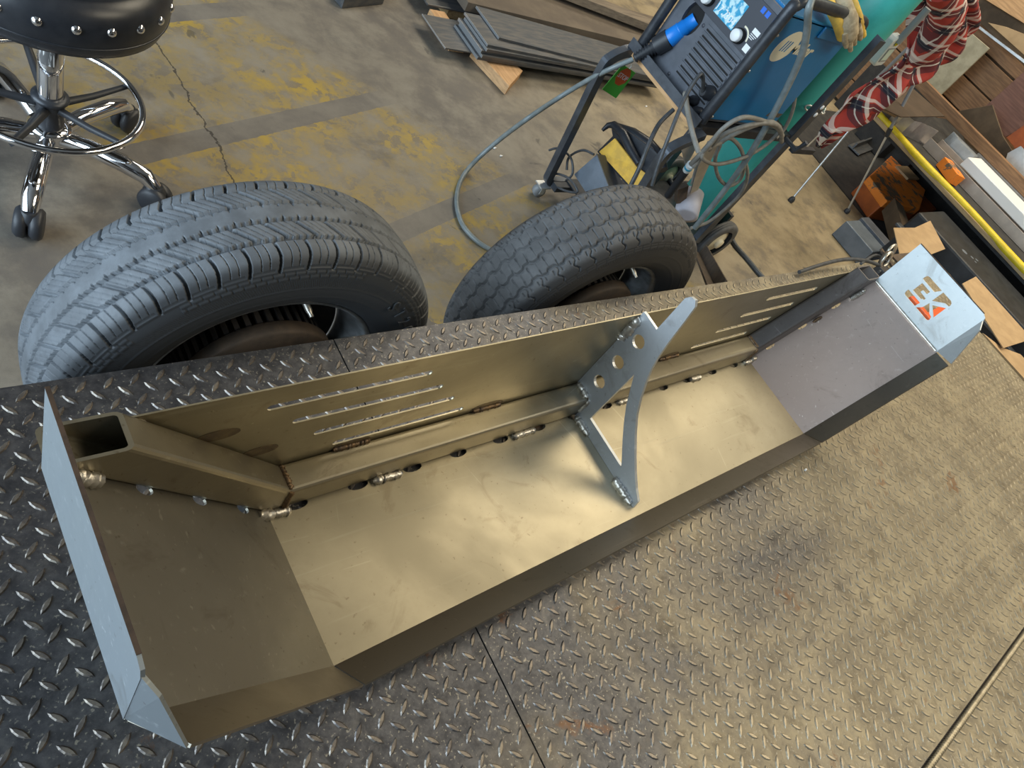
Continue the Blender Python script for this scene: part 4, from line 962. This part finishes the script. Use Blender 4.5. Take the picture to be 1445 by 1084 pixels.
# tan work gloves draped over the welder
gl_ = thing('work_glove', 'tan and yellow leather work gloves draped over the welder', 'gloves', (2.268, 1.090, 1.021))
def drape(pts, radii, name, m): MB().tube(pts, radii, 10, False, 0).build(name, m, gl_)
drape(smooth_path([Vector(q) for q in ((2.245, 1.200, 1.050), (2.158, 1.120, 1.048), (2.187, 1.085, 1.029), (2.250, 1.075, 1.001))], 4), .016, 'yellow_cuff', 'glove_yellow')
drape([(2.283, 1.200, 1.066), (2.198, 1.120, 1.067), (2.214, 1.080, 1.046), (2.263, 1.070, 1.016), (2.288, 1.068, 0.997)], [.020, .026, .030, .026, .016], 'palm', 'glove_tan')
for q in ([(2.221, 1.065, 1.020), (2.256, 1.060, 0.998), (2.286, 1.060, 0.984)], [(2.249, 1.065, 1.022), (2.284, 1.060, 0.998), (2.326, 1.060, 0.978)], [(2.261, 1.068, 1.031), (2.293, 1.063, 1.011), (2.324, 1.063, 0.997)], [(2.278, 1.075, 1.042), (2.318, 1.070, 1.025), (2.346, 1.070, 1.012)]):
    drape([Vector(t) for t in q], [.011, .0105, .007], 'finger', 'glove_tan')
drape([(2.254, 1.160, 1.087), (2.222, 1.100, 1.078), (2.298, 1.090, 1.049), (2.377, 1.085, 1.018)], [.014, .016, .015, .010], 'yellow_lining', 'glove_yellow')

# black cable on the floor behind the trailer
hose('floor_cable', [(3.0, 1.20, .009), (2.956, 1.131, 0.009), (2.966, 1.036, 0.009), (2.974, 0.933, 0.009), (3.02, .80, .009)], .011, 'cable_black', 'black cable on the floor right of the cart wheel', 'cable')

# ------------------------------------------------------------------ tripod with the plaid shirt
tp = thing('tripod', 'thin grey tripod standing under the plaid shirt', 'tripod', (4.10, 1.62, 0))
top = Vector((4.08, 1.62, 1.10))
for i, ft in enumerate(((3.806, 1.397, 0.012), (4.493, 1.826, 0.012), (4.35, 1.30, .012))):
    ft = Vector(ft); k = ft.lerp(top, .42)
    lg = MB().tube([ft, k], .006, 8).build('leg_lower', 'galv', tp); MB().tube([k, top], .009, 8).build('leg_upper', 'tool_grey', tp)
    MB().tube([ft.lerp(top, .40), ft.lerp(top, .44)], .014, 8).build('leg_lock', 'black_plastic', tp)
    MB().lathe([(.016, -.011), (.018, .0), (.014, .012), (.006, .022)], ft, (0, 0, 1), 12).build('foot', 'black_plastic', tp)
MB().lathe([(.03, 1.06), (.035, 1.10), (.02, 1.16)], (4.08, 1.62, 0), (0, 0, 1), 16).build('head', 'black_plastic', tp)
rows = [((3.172, 1.460, 1.127), (3.669, 1.460, 1.216)), ((3.362, 1.460, 1.082), (3.832, 1.460, 1.150)), ((3.471, 1.460, 1.012), (3.999, 1.460, 1.083)), ((3.533, 1.460, 0.949), (4.097, 1.460, 1.002)), ((3.580, 1.460, 0.894), (4.085, 1.460, 0.923)),
        ((3.606, 1.460, 0.832), (4.014, 1.460, 0.842)), ((3.613, 1.460, 0.759), (3.916, 1.460, 0.773)), ((3.618, 1.460, 0.659), (3.886, 1.460, 0.697)), ((3.592, 1.460, 0.564), (3.871, 1.460, 0.611)), ((3.591, 1.460, 0.468), (3.812, 1.460, 0.520)), ((3.613, 1.460, 0.400), (3.738, 1.460, 0.426)), ((3.663, 1.460, 0.318), (3.712, 1.460, 0.316))]
NU, NV = 30, 8
V = []; UV = []
for i in range(len(rows) - 1):
    for s in range(NV):
        t = s / NV; a = Vector(rows[i][0]).lerp(Vector(rows[i + 1][0]), t); b = Vector(rows[i][1]).lerp(Vector(rows[i + 1][1]), t); g = i + t
        for k in range(NU + 1):
            u = k / NU; p = a.lerp(b, u)
            w = (b - a).length
            p.y += .030 * math.sin(u * 11 + g * .9) * min(1, w / .25) + .018 * math.sin(u * 23 - g * 1.7) * min(1, w / .3) - .06 * math.sin(u * math.pi) * min(1, w / .3)
            p.x += .010 * math.sin(g * 2.3 + u * 5)
            V.append(p); UV.append((p.x * .95 + p.z * .40 + .03 * math.sin(u * 7 + g * .8), p.z * .95 - p.x * .40 + .03 * math.sin(u * 5 - g * 1.2)))
nr = len(V) // (NU + 1); F = [(i * (NU + 1) + k, i * (NU + 1) + k + 1, (i + 1) * (NU + 1) + k + 1, (i + 1) * (NU + 1) + k) for i in range(nr - 1) for k in range(NU)]
me = bpy.data.meshes.new('plaid_shirt'); me.from_pydata([tuple(p) for p in V], [], F); uvl = me.uv_layers.new(name='UVMap')
for l in me.loops: uvl.data[l.index].uv = UV[l.vertex_index]
me.polygons.foreach_set('use_smooth', [True] * len(F)); me.update()
o = link_mesh('plaid_shirt', me, 'plaid'); md = o.modifiers.new('thickness', 'SOLIDIFY'); md.thickness = .006
tag(o, 'red and navy plaid flannel shirt hung over the tripod', 'shirt')
# second fold of the shirt: the bunched sleeve
o2 = MB().tube([(3.216, 1.360, 1.162), (3.436, 1.360, 1.098), (3.529, 1.360, 1.017), (3.594, 1.370, 0.927), (3.612, 1.380, 0.865)], [.06, .07, .075, .06, .03], 14, False, 0)
me = o2.mesh('sleeve'); uvl = me.uv_layers.new(name='UVMap')
for l in me.loops:
    co = me.vertices[l.vertex_index].co; uvl.data[l.index].uv = (co.x * .9 + co.z * .5, co.z * .9 - co.x * .5 + .4)
so = link_mesh('sleeve', me, 'plaid', o)
# digital wrench hanging beside the cylinder
tw = thing('digital_wrench', 'grey digital torque wrench with a small display beside the cylinder', 'tool', (3.162, 1.300, 0.898))
w0, w1, w2 = Vector((3.149, 1.300, 0.863)), Vector((3.130, 1.300, 0.950)), Vector((3.124, 1.300, 1.093))
MB().tube([w1, w2], .014, 12).build('handle', 'tool_grey', tw)
dx = (w1 - w0).normalized(); sx_ = Vector((1, 0, 0)) - dx * dx.x; sx_.normalize()
c = (w0 + w1) / 2
MB().prism([c - dx * .062 - sx_ * .026, c - dx * .048 - sx_ * .034, c + dx * .05 - sx_ * .034, c + dx * .066 - sx_ * .016, c + dx * .066 + sx_ * .016, c + dx * .05 + sx_ * .034, c - dx * .048 + sx_ * .034, c - dx * .062 + sx_ * .026], (0, .034, 0)).build('head', 'tool_white', tw, .006)
c2 = c + Vector((0, -.002, 0))
MB().prism([c2 - dx * .040 - sx_ * .024, c2 + dx * .020 - sx_ * .024, c2 + dx * .020 + sx_ * .024, c2 - dx * .040 + sx_ * .024], (0, .0015, 0)).build('bezel', 'tool_grey', tw)
MB().prism([c2 - dx * .033 - sx_ * .018 + Vector((0, -.001, 0)), c2 + dx * .014 - sx_ * .018 + Vector((0, -.001, 0)), c2 + dx * .014 + sx_ * .018 + Vector((0, -.001, 0)), c2 - dx * .033 + sx_ * .018 + Vector((0, -.001, 0))], (0, .001, 0)).build('display', 'lcd', tw)
MB().lathe([(.010, 0), (.009, .003), (0, .004)], c2 + dx * .040, (0, -1, 0), 14, cap=False).build('button', 'strap_yellow', tw)

# ------------------------------------------------------------------ storage rack on the right
rk = thing('storage_rack', 'low wooden rack with a yellow strapped front edge at the right', 'rack', (5.2, 1.0, 0))
MB().box(4.40, 5.695, -.4, 1.70, .405, .448).build('shelf', 'dark_mat', rk)
MB().box(4.365, 4.398, -.4, 1.71, .428, .452).build('front_board', 'wood_tan', rk, .003)
MB().tube([(4.385 + .008 * math.sin(q * 9), q, .458) for q in np.linspace(-.4, 1.70, 40)], .020, 8).build('yellow_edge', 'strap_yellow', rk)
MB().box(5.70, 5.72, -.4, 2.40, .0045, .404).build('back_panel', 'dark_mat', rk)  # added panel that makes the space under the rack look dark
for xx, yy in ((5.45, 1.60), (5.64, 1.60), (5.45, -.3), (5.64, -.3)): MB().box(xx - .04, xx + .04, yy - .04, yy + .04, 0.0045, .404).build('post', 'dark_mat', rk)
mt = MB().add([(4.5, .9, .004), (5.69, .9, .004), (5.69, 2.3, .004), (4.62, 2.3, .004)], [(0, 1, 2, 3)]).add([(4.5, .9, .001), (5.69, .9, .001), (5.69, 2.3, .001), (4.62, 2.3, .001)], [(3, 2, 1, 0)]).build('rubber_mat', 'dark_mat'); tag(mt, 'black rubber mat on the floor under the rack', 'mat')  # dark sheet laid in place of the rack's cast shadow
o = MB().bar((5.221, 1.850, 0.020), (5.582, 1.928, 0.020), .10, .012).bar((5.207, 1.863, 0.045), (5.570, 1.943, 0.045), .012, .05).build('angle_offcut', 'plate_steel', None, .001); tag(o, 'short steel angle offcut on the dark floor mat', 'steel offcut')
# things lying on the rack
def chan(name, x0, x1, y0, y1, z, h, m, lb, sk=0., wall=.006):
    t = MB(); V = lambda x, y, zz: (x + (y - y0) * sk, y, zz)
    for a, b, c, d in ((x0, x1, z, z + wall), (x0, x0 + wall, z + wall, z + h), (x1 - wall, x1, z + wall, z + h)):
        t.prism([V(a, y0, c), V(b, y0, c), V(b, y1, c), V(a, y1, c)], (0, 0, d - c))
    return tag(t.build(name, m, None, .001), lb, 'steel channel')
chan('steel_channel', 4.66, 4.84, .35, 1.375, .4495, .06, 'galv_warm', 'brownish steel channel on the rack next to the yellow edge', .0)
def hollow(name, x0, x1, y0, y1, z0, z1, m, lb):
    return tag(MB().box(x0, x1, y0, y1, z0, z1).build(name, m, None, .004), lb, 'steel tube')
hollow('steel_tube', 4.70, 4.92, .30, 1.16, .511, .565, 'white_paint', 'white painted box tube lying on the brownish channel')
hollow('steel_tube', 4.94, 5.16, .20, 1.20, .4495, .575, 'galv_warm', 'tan box tube beside the white one on the rack')
for k in range(3): tag(MB().box(4.875 + .026 * k, 4.887 + .026 * k, 1.18, 1.33 + .03 * k, .4495, .56).build('flat_strip', 'galv', None, .001), ['thin bright steel strip on edge nearest the channel', 'thin bright steel strip on edge in the middle of three', 'thin bright steel strip on edge nearest the tan tube'][k], 'steel strip', 'steel strips on edge')
pr = MB(); zz = .4495
prof = [(4.42, 1.50), (4.50, 1.58), (4.60, 1.545), (5.10, 1.60), (5.10, 1.594), (4.60, 1.538), (4.503, 1.572), (4.43, 1.50), (4.455, 1.458), (4.56, 1.452), (4.70, 1.392), (4.70, 1.386), (4.558, 1.446), (4.45, 1.451)]
tag(MB().prism([(x, y, .4495) for x, y in prof], (0, 0, .10)).build('bent_sheet', 'aluminium', None), 'bent sheet metal profile with bright edges on the rack', 'metal profile')
tag(MB().box(4.93, 4.97, -.3, 1.95, .5765, .640).build('plank', 'wood_brown', None, .003), 'long tan board standing on edge along the rack', 'plank')
slab('cardboard_sheet', [(3.782, 1.453, 0.600), (4.550, 1.746, 0.600), (4.688, 1.729, 0.600), (4.794, 1.456, 0.600), (4.019, 1.375, 0.600)], (0, 0, .006), 'brown_dark', 'dark brown cardboard sheet beside the plaid shirt', 'cardboard')
slab('cardboard_sheet', [(3.944, 1.510, 0.560), (4.254, 1.631, 0.560), (4.396, 1.504, 0.560), (4.124, 1.432, 0.560)], (0, 0, .03), 'cardboard', 'tan cardboard edge by the end of the yellow strap', 'cardboard')
slab('board', [(5.250, 1.578, 0.574), (5.250, 1.444, 0.738), (5.250, 1.255, 0.664), (5.250, 1.014, 0.619), (5.250, 1.153, 0.518), (5.250, 1.382, 0.509)], (.02, 0, 0), 'cardboard_dark', 'dark brown panel leaning behind the long tan board', 'panel')
slab('board', [(5.450, 1.522, 0.670), (5.450, 1.523, 0.953), (5.450, 1.205, 0.943), (5.450, 1.288, 0.638)], (.025, 0, 0), 'wood_red', 'reddish brown board standing behind the rack', 'board')
slab('plywood_sheet', [(5.600, 2.015, 0.508), (5.600, 1.996, 0.886), (5.600, 1.832, 0.892), (5.600, 1.830, 0.505)], (.018, 0, 0), 'plywood', 'pale grey plywood sheet standing behind the shirt', 'plywood')
cr = thing('wooden_crate', 'large brown plank crate behind the rack', 'crate', (6.3, 1.2, 0))
for k in range(11):
    z0 = .02 + .165 * k; MB().box(5.80, 5.83, -.6, 3.4, z0, z0 + .155 + rnd.uniform(-.004, .004)).build('plank', 'wood_brown', cr, .003)
for yy in (-.5, 1.0, 2.2, 3.3): MB().box(5.831, 5.88, yy, yy + .09, .001, 1.83).build('batten', 'wood_brown', cr)
MB().box(5.88, 7.6, -.6, 3.4, .001, 1.80).build('crate_body', 'wood_brown', cr)
slab('board', [(5.700, 2.343, 0.999), (5.700, 2.109, 0.946), (5.700, 1.600, 0.936), (5.700, 1.788, 1.131), (5.700, 2.191, 1.149)], (.02, 0, 0), 'cardboard_dark', 'dark brown board in front of the crate planks at top right', 'board')
slab('trim_strip', [(5.660, 2.077, 0.931), (5.660, 1.623, 0.965), (5.660, 1.603, 0.950), (5.660, 2.059, 0.918)], (.01, 0, 0), 'galv', 'thin bright metal strip across the dark board at top right', 'metal strip')
slab('cardboard_sheet', [(5.620, 1.970, 0.980), (5.620, 1.863, 1.025), (5.620, 1.727, 1.064), (5.620, 1.619, 0.983)], (.006, 0, 0), 'cardboard', 'torn tan cardboard at the right edge by the metal strip', 'cardboard')
slab('timber', [(5.640, 2.131, 1.050), (5.640, 2.134, 1.126), (5.640, 1.902, 1.233), (5.640, 1.780, 1.097)], (.04, 0, 0), 'wood_fresh', 'orange timber end in the top right corner', 'timber')
slab('orange_sheet', [(5.200, 1.223, 0.679), (5.200, 1.210, 0.784), (5.200, 1.079, 0.747), (5.200, 1.126, 0.669)], (.02, 0, 0), 'orange_dark', 'small orange sheet at the right edge above the grey sheet', 'sheet')
slab('grey_sheet', [(5.180, 1.141, 0.632), (5.180, 1.125, 0.700), (5.180, 0.924, 0.701), (5.180, 0.823, 0.519), (5.180, 1.055, 0.523)], (.015, 0, 0), 'galv', 'pale grey sheet standing at the right edge of the rack', 'sheet')
tag(MB().bar((4.60, 1.20, .482), (4.53, 1.06, .482), .07, .06).build('wood_wedge', 'orange_worn', None, .003), 'orange block between the yellow edge and the channel', 'block')

# ------------------------------------------------------------------ things on the floor past the end of the deck
oj = thing('orange_ramp', 'worn orange steel ramp block lying on the floor under the rack', 'ramp', (5.0, 1.35, 0))
MB().prism([(4.55, 1.24, .005), (4.62, 1.45, .005), (5.30, 1.66, .005), (5.40, 1.66, .005), (5.40, 1.20, .005), (4.95, 1.17, .005)], (0, 0, .10)).build('body', 'orange_dark', oj, .008)
MB().prism([(4.545, 1.235, .1015), (4.615, 1.445, .1015), (5.28, 1.655, .1015), (5.32, 1.33, .1015), (4.93, 1.165, .1015)], (0, 0, .05)).build('worn_top', 'orange_worn', oj, .006)
MB().box(5.15, 5.34, 1.42, 1.54, .152, .165).build('tan_patch', 'cardboard', oj)
bx = thing('grey_box', 'blue grey steel box on the floor past the deck corner', 'box', (4.1, 1.03, 0))
MB().box(3.955, 4.12, .92, 1.145, .002, .105).build('box_body', 'grey_paint', bx, .004)
MB().box(4.121, 4.22, .90, 1.15, .002, .120).build('box_lid', 'panel_grey', bx, .003)
slab('cardboard_flap', [(4.522, 1.208, 0.100), (4.535, 1.139, 0.100), (4.232, 0.831, 0.100), (4.128, 0.850, 0.100)], (0, .01, .10), 'cardboard_dark', 'upright brown cardboard flap between the grey box and the orange ramp', 'cardboard')
slab('cardboard_flap', [(3.462, 0.831, 0.400), (3.693, 0.821, 0.400), (3.956, 0.857, 0.400), (3.749, 0.665, 0.420), (3.497, 0.650, 0.400), (3.291, 0.644, 0.380)], (0, 0, .004), 'cardboard', 'bent tan cardboard flap behind the corner panel with letters', 'cardboard')
cbx = thing('cardboard_box', 'open tan cardboard box beside the deck end', 'box', (3.75, .35, 0))
MB().prism([(3.626, 0.475, 0.410), (3.849, 0.494, 0.410), (3.840, 0.171, 0.410), (3.809, 0.127, 0.410), (3.458, 0.142, 0.410)], (0, 0, .004)).build('flap', 'cardboard', cbx)
MB().prism([(3.434, 0.236, 0.400), (3.491, 0.151, 0.400), (3.619, 0.090, 0.400), (3.627, -0.025, 0.400), (3.445, -0.041, 0.400)], (0, 0, -.395)).build('carton', 'cardboard', cbx)
MB().prism([(3.717, 0.634, 0.360), (3.761, 0.559, 0.360), (3.676, 0.411, 0.360), (3.520, 0.411, 0.360), (3.567, 0.562, 0.360)], (0, 0, .004)).build('inner_flap', 'cardboard_dark', cbx)
bb = thing('black_beam', 'long black painted steel beam under the rack edge', 'beam', (4.2, .6, 0))
MB().box(4.005, 4.355, -.6, .940, .27, .38).build('top_chord', 'black_paint', bb, .012)
MB().box(4.05, 4.31, -.6, .93, .002, .2695).build('web', 'black_paint', bb)
for xx, yy, r in ((4.12, .66, .018), (4.15, .62, .011), (4.14, .59, .008), (4.18, .60, .010)): MB().lathe([(r, .3803), (r * .6, .3810), (0, .3810)], (xx, yy, 0), (0, 0, 1), 10).build('dust_mark', 'grey_paint', bb)
MB().box(3.955, 4.004, -.6, .96, .27, .284).build('lower_flange', 'cart_steel', bb, .003)
# wooden sill along the end of the trailer
tag(MB().box(3.056, 3.14, -1.4, .42, DZ - .10, DZ - .035).build('timber_sill', 'wood_tan', None, .003), 'yellowish timber along the end of the trailer deck', 'timber')
# ratchet strap hardware and wires at the deck corner
rt = thing('ratchet_strap', 'rusty ratchet buckle and webbing at the deck corner', 'ratchet', (2.90, .575, DZ))
q0 = Vector((2.634, 0.568, 0.560))
for i, (dx_, dy_, dz_) in enumerate(((.0, .0, .0), (.03, .012, .02), (-.02, -.01, .01))):
    c = q0 + Vector((dx_, dy_, dz_))
    MB().tube([c + Vector((.030 * math.cos(a), .010 * math.sin(a * 1.0), .026 * math.sin(a))) for a in np.linspace(0, 2 * math.pi, 14, endpoint=False)], .0055, 8, True).build('buckle', ['rusty_iron', 'weld', 'weld'][i], rt)
MB().bar((2.642, 0.604, 0.570), (2.700, 0.507, 0.540), .022, .008).build('lever', 'rusty_iron', rt, .002)
MB().bar((2.710, 0.562, 0.560), (3.029, 0.578, 0.530), .04, .006).build('webbing', 'rusty_iron', rt)
MB().obox(q0 + Vector((-.02, -.03, -.025)), (.03, 0, 0), (0, .02, 0), (0, 0, .015)).build('base_block', 'dark_iron', rt, .003)
hose('trailer_wire', [(2.108, 0.590, 0.525), (2.266, 0.598, 0.540), (2.398, 0.596, 0.550), (2.506, 0.576, 0.555), (2.586, 0.555, 0.550)], .0065, 'cable_black', 'black wire looping along the deck edge to the ratchet', 'wire')
hose('trailer_wire', [(2.469, 0.571, 0.550), (2.598, 0.590, 0.560), (2.658, 0.555, 0.550), (2.571, 0.533, 0.540)], .005, 'cable_black', 'short black wire tangled around the ratchet', 'wire')
# small litter on the deck and floor
for i, (p, lb) in enumerate((((1.500, 0.066, 0.514), 'tiny white paper scrap on the deck in front of the bumper'), ((1.872, 1.702, 0.003), 'tiny white chip on the floor inside the hose loop'), ((1.878, 1.659, 0.003), 'second tiny white chip on the floor inside the hose loop'), ((3.137, 2.083, 0.003), 'small white lump on the floor below the cart'))):
    p = Vector(p); s = .007 if i else .004
    tag(MB().prism([p + Vector((s * math.cos(a) * (1 + .5 * math.sin(3 * a + i)), s * .6 * math.sin(a), -.002)) for a in np.linspace(0, 2 * math.pi, 7, endpoint=False)], (0, 0, .004)).build('paper_scrap', 'white_paint'), lb, 'scrap', 'white scraps')
# orange pry bar seen through the cut out letters
ob = thing('pry_bar', 'orange red bar on the deck seen through the cut out letters', 'bar', BW(LC + .36, .10, -.0075))
MB().bar((2.624, 0.409, 0.545), (2.621, 0.292, 0.545), .03, .02).build('bar', 'tag_red', ob, .004)
MB().bar((2.679, 0.326, 0.530), (2.854, 0.340, 0.530), .03, .015).build('hook', 'tag_red', ob, .003)
tag(MB().box(5.56, 5.69, 1.81, 2.06, .005, .502).build('black_crate', 'dark_mat', None, .004), 'black crate that props up the pale plywood sheet', 'crate')  # prop coloured near black to blend with the shade under the rack
